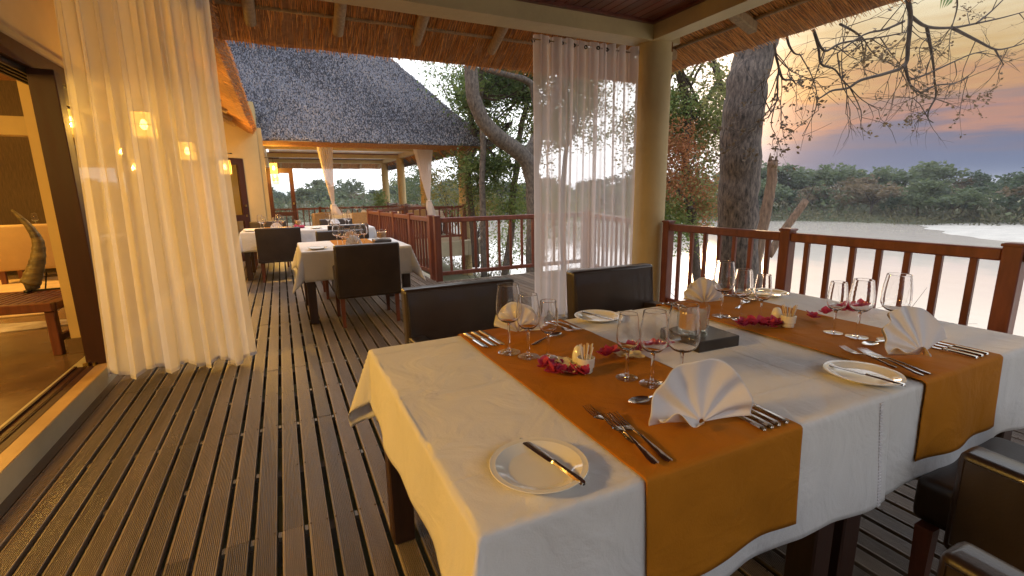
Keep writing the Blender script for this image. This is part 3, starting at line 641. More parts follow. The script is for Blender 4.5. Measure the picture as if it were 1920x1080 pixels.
# pendant lamps of the dining room: they light the doorway, the deck and the near table
def pendant(p, e, lab):
    t = thing('pendant_lamp', lab, 'lamp', p, group='dining room pendant lamps')
    MB().tube([(0, 0, .16), (0, 0, 3.38 - p[2])], .006, 6).build('cord', 'black_metal', t)
    MB().lathe([(.03, .16), (.10, .13), (.20, -.02), (.21, -.10), (.205, -.10), (.19, -.02), (.09, .12), (.02, .15)], 24).build('lamp_shade', 'wicker', t, smooth=True)
    MB().lathe([(0, -.05), (.04, -.03), (.05, .01), (.02, .07), (0, .07)], 16).build('bulb', 'bulb', t, smooth=True)
    L = bpy.data.lights.new('pendant_light', 'POINT'); L.energy = e; L.color = (1.0, .56, .11); L.shadow_soft_size = .30
    o = bpy.data.objects.new('pendant_light', L); COL.objects.link(o); o.location = (p[0], p[1], p[2] - .16)
pendant((-3.0, 1.3, 2.45), PEND[0], 'wicker pendant lamp in the dining room near the sliding doorway')
pendant((-4.2, 4.3, 2.5), PEND[1], 'wicker pendant lamp in the dining room above the bench')
pendant((-4.6, 8.6, 2.5), PEND[2], 'wicker pendant lamp in the dining room above the armchairs')

# ------------------------------------------------------------------ curtains
def curtain(name, label, x0, x1, y, ztop, zbot, folds, mname, amp=.055, seed=1, nu=260, nv=40, flare=0.0, lean=0.0):
    t = thing(name, label, 'curtain', (x0, y, 0), group='sheer verandah curtains'); rnd = random.Random(seed)
    ph = [rnd.random() * 6.28 for _ in range(9)]
    def wav(u, v):
        s = u * folds * 2 * math.pi + 1.4 * math.sin(u * 5 + ph[0]) + .8 * math.sin(u * 13 + ph[1])
        a = amp * (.55 + .45 * math.sin(u * 8.5 + ph[2]) ** 2)
        w1 = math.sin(s + .5 * math.sin(v * 2.2 + u * 7 + ph[3]))
        w2 = .55 * math.sin(s * .5 + ph[4] + v * .9)
        return a * ((w1 * (1 - .35 * v)) + w2 * (.25 + .8 * v))
    def fn(u, v):           # v 0 top .. 1 bottom
        x = (x1 - x0) * (u + .012 * math.sin(u * folds * 12.57 + 1)) + flare * v * v * (u - .35) + lean * v
        top = .022 * abs(math.sin(u * folds * math.pi)) * (1 - v) ** 6
        z = ztop + (zbot - ztop) * v + top + (.03 * math.sin(u * folds * 3 + ph[5]) * v ** 3)
        return (x, wav(u, v) + .03 * v * math.sin(u * 4 + ph[6]), z)
    cl = MB().grid(fn, nu, nv).build('cloth', mname, t, smooth=True)
    MB().grid(lambda u, v: tuple(Vector(fn(u, 1 - v * .010)) + Vector((0, -.002, 0))), nu, 1).build('hem', 'napkin', t, smooth=True)
    rings = MB()
    for k in range(int(folds) + 1):
        u = (k + .25) / (folds + .5); p = Vector(fn(min(u, 1), .018)); rings.lathe([(.010, -.006), (.019, -.006), (.019, .006), (.010, .006)], 12, 0, 0, closed=True)
        for i in range(48): 
            q = Vector(rings.v[-48 + i]); rings.v[-48 + i] = tuple(p + Vector((q.x, q.z - .004, q.y)))
    rings.build('eyelets', 'black_metal', t)
    MB().tube([(0, 0, ztop - .03), (x1 - x0, 0, ztop - .03)], .008, 8).build('rod', 'steel', t, smooth=True)
    return t
curtain('curtain', 'long warm-lit sheer curtain hanging in front of the sliding doors', -1.17, -.31, 4.20, 2.76, .03, 9, 'sheer_left', .075, 3, flare=.10, lean=-.06)
curtain('curtain', 'pale sheer curtain hanging beside the cream round column', 2.22, 3.46, 4.12, 2.71, .04, 9, 'sheer', .05, 11)
def tied(label, x, y, z0, wtop, ztie, zend, seed, lean):
    t = thing('tied_curtain', label, 'curtain', (x, y, 0), group='tied back curtains'); rnd = random.Random(seed); ph = rnd.random() * 6
    def fn(u, v):
        z = z0 + (ztie - z0) * v; w = wtop * (1 - v) ** .8 * (1 - .2 * v) + .055
        a = (u - .5) * w
        return (a + lean * v ** 1.5, .12 * (1 - v * .6) * math.sin(u * 42 + ph) * (w / wtop + .1) * .6, z)
    MB().grid(fn, 90, 30).build('cloth', 'sheer_tied', t, smooth=True)
    def fn2(u, v):
        a = u * 2 * math.pi; r = .075 + .06 * math.sin(v * 2.6) + .02 * math.sin(a * 5 + v * 3)
        return (lean + r * math.cos(a) * .75 + .10 * v * v, r * math.sin(a) * .6, ztie + (zend - ztie) * v)
    MB().grid(fn2, 40, 12).build('tail', 'sheer_tied', t, smooth=True)
    MB().tube([(lean + .06 * math.cos(k * .6), .05 * math.sin(k * .6), ztie) for k in range(12)], .018, 6).build('tie', 'napkin', t, smooth=True)
tied('white curtain tied back in the middle of the far pavilion opening', 1.12, 12.9, 2.56, .33, 1.05, .80, 1, .09)
tied('white curtain tied back beside the right column of the far pavilion', 3.55, 12.75, 2.60, .52, 1.10, .66, 2, .10)

# ------------------------------------------------------------------ chairs
def make_chair():
    t = thing('dining_armchair', '', 'armchair')
    # local: seat faces +y (towards the table), origin at floor centre
    MB().rbox(-.262, .262, -.22, .30, .33, .47, .03, 3).build('seat', 'leather', t, smooth=True)
    b = MB().rbox(-.315, .315, -.31, -.215, .30, .835, .022, 3, xf=lambda c: Vector((c.x, c.y - .10 * max(0, c.z - .45), c.z)))
    b.build('backrest', 'leather', t, smooth=True)
    am = MB().rbox(-.047, .047, -.235, .20, .315, .615, .020, 3, xf=lambda c: Vector((c.x, c.y, c.z - (.02 if c.z > .5 and c.y < 0 else 0)))).mesh('arm', 'leather', True)
    link('arm', am, t, (-.268 - .0, 0, 0)); link('arm', am, t, (.268, 0, 0))
    lm = MB().add([(-.022, -.022, .335), (.022, -.022, .335), (.022, .022, .335), (-.022, .022, .335), (-.015, -.015, 0), (.015, -.015, 0), (.015, .015, 0), (-.015, .015, 0)],
                  [(0, 1, 2, 3), (7, 6, 5, 4), (4, 5, 1, 0), (5, 6, 2, 1), (6, 7, 3, 2), (7, 4, 0, 3)]).mesh('leg', 'leg_wood')
    for x in (-.27, .27):
        for y in (-.265, .25): link('leg', lm, t, (x, y, 0))
    # piped seams along the upholstery edges
    def loop(pts, n): MB().tube(pts + [pts[0]], .0026, 5, cap=False).build(n, 'leather', t, smooth=True)
    yb = lambda z: -.10 * max(0, z - .45)
    for y0 in (-.311, -.214): loop([(sx * .298, y0 + yb(z), z) for sx, z in ((-1, .33), (1, .33), (1, .60), (1, .818), (-1, .818), (-1, .60))], 'piping')
    for s in (-1, 1):
        for e in (-.0475, .0475): loop([(s * .268 + e, y, z) for y, z in ((-.21, .34), (.185, .34), (.185, .597), (-.21, .578))], 'piping')
    return t
ch = make_chair(); uc = []
G = 'dark brown leather armchairs'
place(ch, uc, (.835, 2.10, 0), math.pi, 'scuffed brown leather armchair across the near table behind the front-left glasses', G)
place(ch, uc, (1.865, 2.12, 0), math.pi, 'brown leather armchair across the near table beside the sheer curtain', G)
place(ch, uc, (.872, .165, 0), 0, 'brown leather armchair at the near table front, only its shiny arm showing at the bottom', G)
place(ch, uc, (1.895, .33, 0), .02, 'brown leather armchair tucked under the near table front by the right runner', G)
place(ch, uc, (.73, 5.14, 0), 0, 'dark leather armchair seen from behind at the middle table', G)
place(ch, uc, (.70, 6.62, 0), math.pi, 'leather armchair on the far side of the middle table', G)
place(ch, uc, (-.075, 8.40, 0), 0, 'dark leather armchair seen from behind at the third table by the yellow wall', G)
place(ch, uc, (.95, 8.38, 0), 0, 'dark leather armchair seen from behind at the third table by the railing', G)
place(ch, uc, (-.25, 9.95, 0), math.pi, 'leather armchair on the far side of the third table by the yellow wall', G)
place(ch, uc, (.98, 9.95, 0), math.pi, 'leather armchair on the far side of the third table by the tied curtain', G)
# the nearest armchair is tucked in so its back stays below the view

# ------------------------------------------------------------------ tables and cloths
def make_table(w, d, label, loc, group):
    t = thing('dining_table', label, 'table', loc, group=group)
    MB().rbox(-w / 2, w / 2, -d / 2, d / 2, .715, .752, .006, 1).build('tabletop', 'table_wood', t)
    MB().box(-w / 2 + .06, w / 2 - .06, -d / 2 + .07, d / 2 - .07, .63, .714).build('apron', 'table_wood', t)
    lm = MB().rbox(-.041, .041, -.041, .041, 0, .714, .005, 1).mesh('leg', 'table_wood')
    for x in (-w / 2 + .052, w / 2 - .052):
        for y in (-d / 2 + .055, d / 2 - .055): link('leg', lm, t, (x, y, 0))
    return t
TG = 'dark wood dining tables'
make_table(1.085, 1.06, 'dark wood table under the left half of the near white cloths', (.792, 1.182, 0), TG)
make_table(1.085, 1.06, 'dark wood table under the right half of the near white cloths', (1.905, 1.182, 0), TG)
make_table(1.085, 1.06, 'dark wood table of the middle setting with a pointed cloth corner', (.69, 5.68, 0), TG)
make_table(1.0, 1.02, 'dark wood table of the third setting at the yellow wall end', (-.10, 8.93, 0), TG)
make_table(1.0, 1.02, 'dark wood table of the third setting at the railing end', (.91, 8.93, 0), TG)
def cloth_obj(name, label, cat, x0, x1, y0, y1, z, dl, dr, df, db, mname, res=.014, seed=1, creases=(), ycre=(), group=None, rip=.012, ws=None, lift=0.0):
    """cloth on a top x0..x1,y0..y1 with overhangs left/right/front/back"""
    ws = seed if ws is None else ws; a0, a1, b0, b1 = x0 - dl, x1 + dr, y0 - df, y1 + db
    def axis(lo, hi, e0, e1):
        n = max(2, int((hi - lo) / res)); pts = set(np.linspace(lo, hi, n + 1).round(4))
        for e in (e0, e1):
            for k in (-.012, -.006, 0, .006, .012): pts.add(round(e + k, 4))
        for c in (creases if lo == b0 else ycre):
            for k in (-.005, 0, .005): pts.add(round(c + k, 4))
        return sorted(p for p in pts if lo - 1e-6 <= p <= hi + 1e-6)
    us, vs_ = axis(a0, a1, x0, x1), axis(b0, b1, y0, y1); V = []
    rr = .010
    def drop(o):                 # overhang length -> (outward, down) round the table edge
        if o <= 0: return 0.0, 0.0
        if o < rr * 1.57: return rr * math.sin(o / rr), rr * (1 - math.cos(o / rr))
        return rr, rr + o - rr * 1.57
    for v in vs_:
        for u in us:
            ox = (x0 - u) if u < x0 else (u - x1) if u > x1 else 0.0; sx = -1 if u < x0 else 1
            oy = (y0 - v) if v < y0 else (v - y1) if v > y1 else 0.0; sy = -1 if v < y0 else 1
            cu, cv = min(max(u, x0), x1), min(max(v, y0), y1)
            if ox > 0 and oy > 0:
                s = math.hypot(ox, oy); th = math.atan2(oy, ox); c4 = math.cos(2 * (th - math.pi / 4)); fold = .055 + .34 * max(0, c4 ** 3)
                h, dz = drop(s); rad_ = h + dz * fold
                x = cu + sx * rad_ * math.cos(th); y = cv + sy * rad_ * math.sin(th); zz = z - dz * .93
            else:
                h, dz = drop(ox + oy); sw = rip * (dz / .3) * (math.sin((u if oy else v) * 9 + ws) + .6 * math.sin((u if oy else v) * 21 + ws * 2)) + .05 * dz + lift * min(1, (ox + oy) / .01)
                x = cu + sx * (h + sw if ox else 0); y = cv + sy * (h + sw if oy else 0); zz = z - dz
                if ox or oy:
                    zz += .0025 * nz3(u * 9, v * 9, seed) * (dz / .3); y += .0022 * nz3(u * 12, dz * 9, seed) * bool(oy); x += .0022 * nz3(v * 12, dz * 9, seed) * bool(ox)
            if not (ox or oy):
                zz += .0022 * nz3(u * 3.2, v * 3.2, seed) + .0011 * nz3(u * 9 + 2 * nz3(u * 2, v * 2, 7), v * 16, seed) + .0006 * nz3(u * 30, v * 22, seed)
                for c in creases:
                    if abs(v - c) < .004: zz += .0026
                for c in ycre:
                    if abs(u - c) < .004: zz += .0026
            V.append((x, y, zz))
    nu, nv = len(us), len(vs_)
    m = MB().add(V, [(j * nu + i, j * nu + i + 1, (j + 1) * nu + i + 1, (j + 1) * nu + i) for j in range(nv - 1) for i in range(nu - 1)])
    o = m.build(name, mname, None, smooth=True); tag(o, label, cat, group)
    md = o.modifiers.new('thickness', 'SOLIDIFY'); md.thickness = .0014; md.offset = 1
    return o
TX0, TX1, TY0, TY1 = .247, 2.452, .650, 1.715
cloth_obj('tablecloth', 'white cloth draped over the right half of the near table', 'tablecloth', 1.30, TX1, TY0, TY1, .7555, 0, .27, .315, .30, 'cloth', seed=4, creases=(.905, 1.27, 1.64), group='white tablecloths')
lc = cloth_obj('tablecloth', 'white cloth draped over the left half of the near table with a stitched edge', 'tablecloth', TX0, 1.452, TY0, TY1, .759, .225, 0, .315, .30, 'cloth', seed=2, creases=(.803, 1.227, 1.644), ycre=(.86, 1.372), group='white tablecloths', rip=.010)
hs = MB()
def front_y(u, dz, ws, rip): return TY0 - .010 - rip * (dz / .3) * (math.sin(u * 9 + ws) + .6 * math.sin(u * 21 + ws * 2)) - .05 * dz
for k in range(34):
    dz = .016 + k * .0088; c = 1.405
    yy = front_y(c, dz, 2, .010); hs.box(c - .007, c + .007, yy - .0040, yy - .0012, .759 - dz - .0028, .759 - dz + .0028)
hs.build('hemstitch', 'napkin', lc, kind='stuff')
cloth_obj('table_runner', 'ochre runner across the near table under the large fan napkin', 'table runner', .586, 1.062, TY0 - .004, TY1 + .004, .7646, 0, 0, .262, .24, 'runner', seed=5, group='ochre table runners', rip=.010, ws=2, lift=.0035)
cloth_obj('table_runner', 'ochre runner across the near table beside the river railing', 'table runner', 1.618, 2.097, TY0 - .004, TY1 + .004, .7646, 0, 0, .255, .24, 'runner', seed=6, group='ochre table runners', rip=.012, ws=4, lift=.0035)
cloth_obj('tablecloth', 'white cloth with a hanging pointed corner on the middle table', 'tablecloth', .145, 1.235, 5.145, 6.215, .758, .30, .30, .31, .2, 'cloth', res=.03, seed=8, group='white tablecloths')
cloth_obj('table_runner', 'ochre runner on the middle table', 'table runner', .50, .94, 5.141, 6.22, .7615, 0, 0, .2, .2, 'runner', res=.03, seed=9, ws=8, lift=.004, group='ochre table runners')
cloth_obj('tablecloth', 'white cloth over the long third table by the yellow wall', 'tablecloth', -.605, 1.412, 8.415, 9.445, .758, .30, .27, .31, .2, 'cloth', res=.035, seed=10, group='white tablecloths')
cloth_obj('table_runner', 'ochre runner on the third table by the yellow wall', 'table runner', -.30, .12, 8.411, 9.45, .7615, 0, 0, .2, .2, 'runner', res=.035, seed=12, ws=10, lift=.004, group='ochre table runners')

# ------------------------------------------------------------------ glasses
TZ = .7682
def wine(h, rb, rf, segs=36):
    """three parts of a stemmed glass of height h, bowl radius rb, foot radius rf"""
    zs = h * .44; t = .0011; out = []
    pr = [(0, .0), (.30, .014), (.58, .055), (.80, .125), (.93, .21), (.99, .30), (1.0, .38), (.985, .50), (.945, .64), (.89, .78), (.835, .90), (.805, .965), (.797, .99), (.793, 1.0)]
    H = h - zs; so = [(max(r * rb, .0052), zs + q * H) for r, q in pr]
    si = [(max(r * rb - t * (1 if r > .3 else 0), 0.0), zs + q * H + (.0045 if q < .02 else .002 if q < .1 else 0)) for r, q in pr]
    prof = so + [(so[-1][0] - t * .5, h + .0006)] + si[::-1]
    bowl = MB().lathe(prof + [(0, si[0][1])], segs).mesh('bowl', 'wine_glass', True, 60)
    stem = MB().lathe([(0, .002), (.0075, .003), (.0054, .014), (.0046, .03), (.0042, zs * .6), (.0045, zs - .012), (.0062, zs + .0005), (.003, zs + .002), (0, zs + .002)], 14).mesh('stem', 'wine_glass', True)
    foot = MB().lathe([(0, .0), (rf, .0), (rf, .0012), (rf * .96, .0016), (rf * .6, .0021), (rf * .3, .0030), (.009, .0048), (0, .0052)], segs).mesh('foot', 'foot_glass', True, 50)
    return bowl, stem, foot
GL = {'large': wine(.243, .0450, .0390), 'medium': wine(.217, .0395, .0365), 'small': wine(.198, .0335, .0325)}
def wineglass(kind, x, y, label, z=TZ, group=None):
    t = thing('wine_glass', label, 'wine glass', (x, y, z), random.random() * 6, group)
    for n_, me in zip(('bowl', 'stem', 'foot'), GL[kind]): link(n_, me, t)
WGG = 'wine glasses on the near table'
for (kind, x, y, lab) in (
        ('large', .669, 1.426, 'tallest wine glass of the trio by the front-left cutlery, leftmost on the near table'), ('medium', .708, 1.356, 'middle wine glass of the trio in front of the far-left napkin'), ('small', .759, 1.310, 'smallest wine glass of the trio in front of the far-left napkin'),
        ('small', .880, 1.052, 'smallest wine glass of the trio behind the large fan napkin'), ('medium', .913, .981, 'middle wine glass of the trio behind the large fan napkin'), ('large', .962, .921, 'tallest wine glass of the trio behind the large fan napkin'),
        ('large', 1.694, 1.411, 'tallest wine glass of the trio in front of the napkin near the tree trunk'), ('medium', 1.721, 1.336, 'middle wine glass of the trio in front of the tree trunk'), ('small', 1.771, 1.279, 'smallest wine glass of the trio in front of the tree trunk'),
        ('small', 1.864, 1.037, 'smallest wine glass of the trio before the bright river at right'), ('medium', 1.884, .964, 'middle wine glass of the trio before the bright river at right'), ('large', 1.939, .883, 'tallest wine glass of the trio before the bright river at right')):
    wineglass(kind, x, y, lab, group=WGG)
far_glasses = [('large', .515, 5.45), ('medium', .56, 5.38), ('small', .61, 5.33), ('small', .70, 5.60), ('medium', .75, 5.52), ('large', .80, 5.44)]
for k, x, y in far_glasses: wineglass(k, x, y, 'wine glass among the six on the middle table', .763, 'wine glasses on the middle table')
for k, x, y in [('large', -.33, 8.85), ('medium', -.28, 8.78), ('large', -.06, 9.0), ('medium', -.01, 8.92), ('small', -.12, 8.85), ('large', .72, 8.9), ('medium', .78, 8.8), ('large', 1.0, 8.85), ('small', 1.05, 8.8)]:
    wineglass(k, x, y, 'wine glass on the long third table by the yellow wall', .763, 'wine glasses on the third table')

# ------------------------------------------------------------------ plates, cutlery
PL = MB().lathe([(0, .004), (.060, .004), (.066, .005), (.072, .010), (.098, .0165), (.1005, .0185), (.0995, .0195), (.090, .0175), (.0885, .0178), (.087, .0168), (.074, .0125), (.067, .0078), (.060, .0064), (0, .0064)], 64).mesh('plate', 'ceramic', True, 40)
PLR = MB().lathe([(.038, 0), (.058, 0), (.058, .004), (.038, .004)], 40).mesh('foot_ring', 'ceramic', True, 40)
def plate(x, y, label, z=.7618, group='side plates'):
    t = thing('side_plate', label, 'plate', (x, y, z), random.random() * 6, group); link('dish', PL, t); link('foot_ring', PLR, t)
def strip(path, widths, thick, closed_profile=True):
    """flat bar along a path of (s, z) with half widths -> mesh along +x"""
    m = MB(); n = len(path); vs = []
    for (s, z), w in zip(path, widths):
        vs += [(s, -w, z), (s, -w * .55, z + thick), (s, w * .55, z + thick), (s, w, z), (s, w * .5, z - thick * .3), (s, -w * .5, z - thick * .3)]
    fs = [(i * 6 + k, i * 6 + (k + 1) % 6, (i + 1) * 6 + (k + 1) % 6, (i + 1) * 6 + k) for i in range(n - 1) for k in range(6)]
    fs += [(5, 4, 3, 2, 1, 0), tuple((n - 1) * 6 + k for k in range(6))]
    return m.add(vs, [f[::-1] for f in fs])
HND = ([(.0, .0012), (.004, .0015), (.020, .0022), (.035, .004), (.07, .0065), (.10, .0078), (.112, .0075)], [.004, .0082, .0088, .0072, .0042, .0030, .0030])
def fork_parts():
    h = strip([(s, z) for s, z in HND[0]], HND[1], .0022).mesh('handle', 'steel', True, 50)
    head = strip([(.112, .0075), (.118, .0065), (.128, .0042), (.142, .0030)], [.003, .007, .0105, .0118], .0016)
    for k in range(4):
        y = -.0102 + k * .0068
        head.add([(s, y + dy * q, z + dz) for s, z, q in ((.141, .0030, 1), (.165, .0042, .8), (.192, .0105, .35)) for dy, dz in ((-.0017, 0), (.0017, 0), (.0017, .0015), (-.0017, .0015))],
                 [(a * 4 + i, a * 4 + (i + 1) % 4, (a + 1) * 4 + (i + 1) % 4, (a + 1) * 4 + i) for a in range(2) for i in range(4)] + [(3, 2, 1, 0), (8, 9, 10, 11)])
    return [('handle', h), ('tines', head.mesh('tines', 'steel', True, 45))]
def spoon_parts():
    h = strip([(s, z) for s, z in HND[0]], HND[1], .0022).mesh('handle', 'steel', True, 50)
    def fn(u, v):
        r = v; a = u * 2 * math.pi; L = .033; w = .0195 * (1 - .12 * math.cos(a))
        return (.144 + L * r * math.cos(a), w * r * math.sin(a), .0070 - .0060 * (1 - r * r) + .0012)
    b = MB().grid(fn, 32, 8).mesh('spoon_bowl', 'steel', True)
    return [('handle', h), ('spoon_bowl', b)]
def knife_parts():
    h = strip([(0, .001), (.003, .002), (.012, .0028), (.05, .0030), (.082, .0028), (.088, .0035), (.094, .0026)], [.004, .0078, .0085, .0066, .0055, .0068, .0060], .0042).mesh('handle', 'steel', True, 45)
    b = strip([(.094, .0028), (.10, .0028), (.14, .0028), (.185, .0028), (.203, .0028), (.208, .0028)], [.0058, .0078, .0088, .0092, .0075, .002], .0010).mesh('blade', 'steel', True, 60)
    return [('handle', h), ('blade', b)]
CUT = {'fork': fork_parts(), 'spoon': spoon_parts(), 'knife': knife_parts()}
CTZ = .7674
def cutlery(kind, tail, head, label, z=CTZ, tilt=0.0, scale=1.0, group=None):
    d = Vector((head[0] - tail[0], head[1] - tail[1])); t = thing(kind, label, kind, (tail[0], tail[1], z), math.atan2(d.y, d.x), group)
    if tilt: t.rotation_euler = (0, tilt, math.atan2(d.y, d.x))
    t.scale = (scale, scale, scale)
    for n_, me in CUT[kind]: link(n_, me, t)
    return t
CG = 'silver cutlery on the near table'
# front-left setting
cutlery('fork', (.655, .745), (.655, .957), 'outermost short fork left of the large fan napkin', CTZ, scale=1.0, group=CG)
cutlery('fork', (.632, .655), (.659, .869), 'fork lying across another, nearest the white cloth by the large fan napkin', CTZ + .006, -.02, 1.08, CG)
cutlery('fork', (.671, .656), (.689, .888), 'fork closest to the large fan napkin', CTZ, 0, 1.12, CG)
cutlery('spoon', (.945, .905), (.748, .905), 'dessert spoon poking out behind the large fan napkin', CTZ, 0, 1.0, CG)
for k, x in enumerate((.958, .984, 1.009, 1.037)):
    cutlery('knife', (x, .652), (x + .012, .862), ('innermost knife', 'second knife from the napkin', 'third knife from the napkin', 'outermost knife')[k] + ' right of the large fan napkin', CTZ, 0, 1.0, CG)
# front-right setting
cutlery('fork', (1.655, .725), (1.702, .931), 'short fork furthest from the railing-side fan napkin', CTZ, 0, 1.0, CG)
cutlery('fork', (1.636, .650), (1.700, .872), 'fork beside the mirror-bright plate on the right runner', CTZ + .005, -.02, 1.1, CG)
cutlery('fork', (1.683, .652), (1.728, .872), 'fork next to the folded napkin on the right runner', CTZ, 0, 1.1, CG)
cutlery('spoon', (1.965, .882), (1.775, .890), 'dessert spoon behind the folded napkin on the right runner', CTZ, 0, 1.0, CG)
for k, x in enumerate((1.975, 2.012, 2.048)):
    cutlery('knife', (x, .652), (x + .008, .862), ('innermost knife', 'middle knife', 'outermost knife')[k] + ' right of the napkin on the right runner', CTZ, 0, 1.0, CG)
# far-left setting
for k, x in enumerate((.606, .640, .672)):
    cutlery('knife', (x, 1.712), (x + .012, 1.500), ('outermost knife', 'middle knife', 'innermost knife')[k] + ' beside the far-left napkin by the scuffed chair', CTZ, 0, 1.0, CG)
cutlery('spoon', (.775, 1.458), (.960, 1.534), 'spoon lying in front of the far-left napkin', CTZ, 0, 1.0, CG)
cutlery('fork', (1.012, 1.705), (1.030, 1.500), 'fork nearest the plate at the far-left setting', CTZ, 0, 1.05, CG)
cutlery('fork', (.975, 1.705), (.990, 1.500), 'second fork at the far-left setting', CTZ, 0, 1.05, CG)
# far-right setting
for k, x in enumerate((1.640, 1.675)): cutlery('knife', (x, 1.712), (x + .01, 1.500), ('left knife', 'second knife')[k] + ' beside the napkin near the corner armchair', CTZ, 0, 1.0, CG)
cutlery('spoon', (1.86, 1.470), (2.03, 1.540), 'spoon lying behind the trio of glasses near the tree trunk', CTZ, 0, 1.0, CG)
for k, x in enumerate((2.035, 2.07)): cutlery('fork', (x, 1.705), (x + .01, 1.505), ('first fork', 'second fork')[k] + ' left of the far plate by the railing', CTZ, 0, 1.05, CG)
PZ = .7600
plate(.418, .760, 'white side plate with a knife nearest the table corner'); cutlery('knife', (.462, .662), (.430, .868), 'butter knife laid across the nearest side plate', .7752, 0, 1.0, 'butter knives on plates')
plate(1.500, .738, 'side plate with bright reflections at the right end of the table'); cutlery('knife', (1.502, .632), (1.478, .840), 'butter knife laid across the mirror-bright side plate', .7752, 0, 1.0, 'butter knives on plates')
plate(1.205, 1.650, 'side plate at the far side in front of the curtain armchair'); cutlery('knife', (1.185, 1.745), (1.225, 1.555), 'butter knife laid across the far side plate by the curtain', .7752, 0, 1.0, 'butter knives on plates')
plate(2.262, 1.610, 'side plate at the far right corner by the railing'); cutlery('knife', (2.235, 1.70), (2.290, 1.515), 'butter knife laid across the far right side plate', .7752, 0, 1.0, 'butter knives on plates')
plate(.30, 5.30, 'side plate on the near left corner of the middle table', .762); plate(1.08, 5.9, 'side plate on the far right corner of the middle table', .762)
plate(.50, 8.62, 'side plate between the chairs on the third table', .762); plate(-.48, 8.6, 'side plate at the left end of the third table', .762)

# ------------------------------------------------------------------ napkins folded into fans
def napkin(x, y, rz, R, label, seed, lean=.22, spread=(8, 172), flap=1.0, z=TZ, nu=96, group='fan folded napkins'):
    rnd = random.Random(seed); ph = rnd.random() * 6; t = thing('fan_napkin', label, 'napkin', (x, y, z), rz, group)
    a0, a1 = RAD(spread[0]), RAD(spread[1]); pl = 5.5
    def fn(u, v):
        a = a0 + (a1 - a0) * u; r = R * (.05 + .95 * v) * (1 + .035 * math.sin(a * 3 + ph) + .012 * math.sin(a * 7 + ph))
        p = math.sin(2 * math.pi * (u * pl + .35 * math.sin(u * 5 + ph)) + .9 * math.sin(v * 2.2 + ph)) * .0085 * (v ** .9) * (1 + .5 * math.sin(u * 7 + ph)) * (1 - .35 * v ** 4)
        h = r * math.sin(a) * 1.10 + .010
        return (-r * math.cos(a) * .90, p + h * lean + .012 * math.sin(v * 3 + ph) * v, max(h, .0022))
    o = MB().grid(fn, nu, 26).build('fan', 'napkin', t, smooth=True); md = o.modifiers.new('t', 'SOLIDIFY'); md.thickness = .0016
    def rear(u, v):     # second layer of the fan, slightly behind and offset
        q = Vector(fn(min(1, u * .9 + .06), v * .95)); return (q.x * .98, q.y + .012 + .006 * math.sin(u * 25 + ph), max(q.z * .97, .002))
    o = MB().grid(rear, nu, 16).build('back_layer', 'napkin', t, smooth=True)
    def fl(u, v):       # the tucked corner that spills forward
        a = RAD(150 + 130 * u * flap); r = R * (.06 + .76 * v * (1 - .8 * u ** 3)) * (1 - .25 * math.sin(u * 3.1))
        return (r * math.cos(a) - .01, r * math.sin(a) * .55 - .005, .003 + .030 * math.sin(u * 3.14) * (.35 + .65 * v) + .012 * math.sin(u * 14 + ph) * v + .004)
    o = MB().grid(fl, 40, 14).build('spilled_corner', 'napkin', t, smooth=True); md = o.modifiers.new('t', 'SOLIDIFY'); md.thickness = .0015
    return t
napkin(.845, .735, -.40, .137, 'large white fan napkin standing on the front of the left ochre runner', 1, spread=(-2, 176))
napkin(1.850, .745, -.30, .134, 'white fan napkin seen edge-on on the right ochre runner', 2, lean=.40, spread=(0, 168), flap=1.1)
napkin(.800, 1.615, 2.62, .112, 'white fan napkin in front of the scuffed armchair at the far left', 3, lean=.3)
napkin(1.800, 1.615, 2.80, .112, 'white fan napkin behind the candle near the corner armchair', 4, lean=.2)
napkin(.66, 5.24, 0, .10, 'white fan napkin on the near edge of the middle table', 5, nu=40); napkin(.72, 6.05, math.pi, .10, 'white fan napkin on the far edge of the middle table', 6, nu=40)
napkin(.86, 9.25, math.pi, .10, 'white fan napkin at the railing end of the third table', 7, nu=40); napkin(-.10, 8.55, 0, .10, 'white fan napkin at the wall end of the third table', 8, nu=40)

# ------------------------------------------------------------------ candles on lacquer trays, pots, flowers
def candle(x, y, rz, label, trayl, z=.7605, dx=0, dy=0):
    b = thing('tray', trayl, 'tray', (x, y, z), rz, 'black lacquer trays')
    MB().rbox(-.094, .094, -.098, .098, 0, .040, .003, 1).build('block', 'box_lacquer', b)
    em = MB()
    for k in range(5):
        a = RAD(20 + k * 35); em.bar((.0945, .072 - .006 * math.cos(a) - .006, .016 + .001 * k), (.0945, .072 + .011 * math.cos(a), .016 + .013 * math.sin(a)), .0022, .0012, up=(1, 0, 0))
    em.build('emblem', 'emblem', b)
    t = thing('candle_holder', label, 'candle', (x + dx, y + dy, z + .0405), 0, 'candles in glass cylinders')
    R = .056; H = .105
    MB().lathe([(0, 0), (R, 0), (R + .001, .004), (R + .001, H), (R, H + .001), (R - .004, H), (R - .004, .012), (0, .010)], 40).build('glass_cylinder', 'clear_glass', t, smooth=True, sharp=50)
    MB().lathe([(0, .022), (R - .008, .022), (R - .0075, .026), (R - .0075, .082), (R - .012, .085), (.012, .081), (0, .081)], 36).build('wax', 'wax', t, smooth=True, sharp=50)
    MB().tube([(0, 0, .08), (.001, 0, .094)], .0012, 6).build('wick', 'black_metal', t)
candle(1.350, 1.215, -.06, 'brown candle in a glass cylinder on the near table', 'black lacquer tray with a small emblem under the near candle', .7605, -.04, -.0)
candle(1.02, 5.62, 0, 'brown candle in a glass cylinder on the middle table', 'black lacquer tray under the middle table candle', .7595)
candle(.24, 9.0, 0, 'brown candle in a glass cylinder on the third table', 'black lacquer tray under the third table candle', .7595)
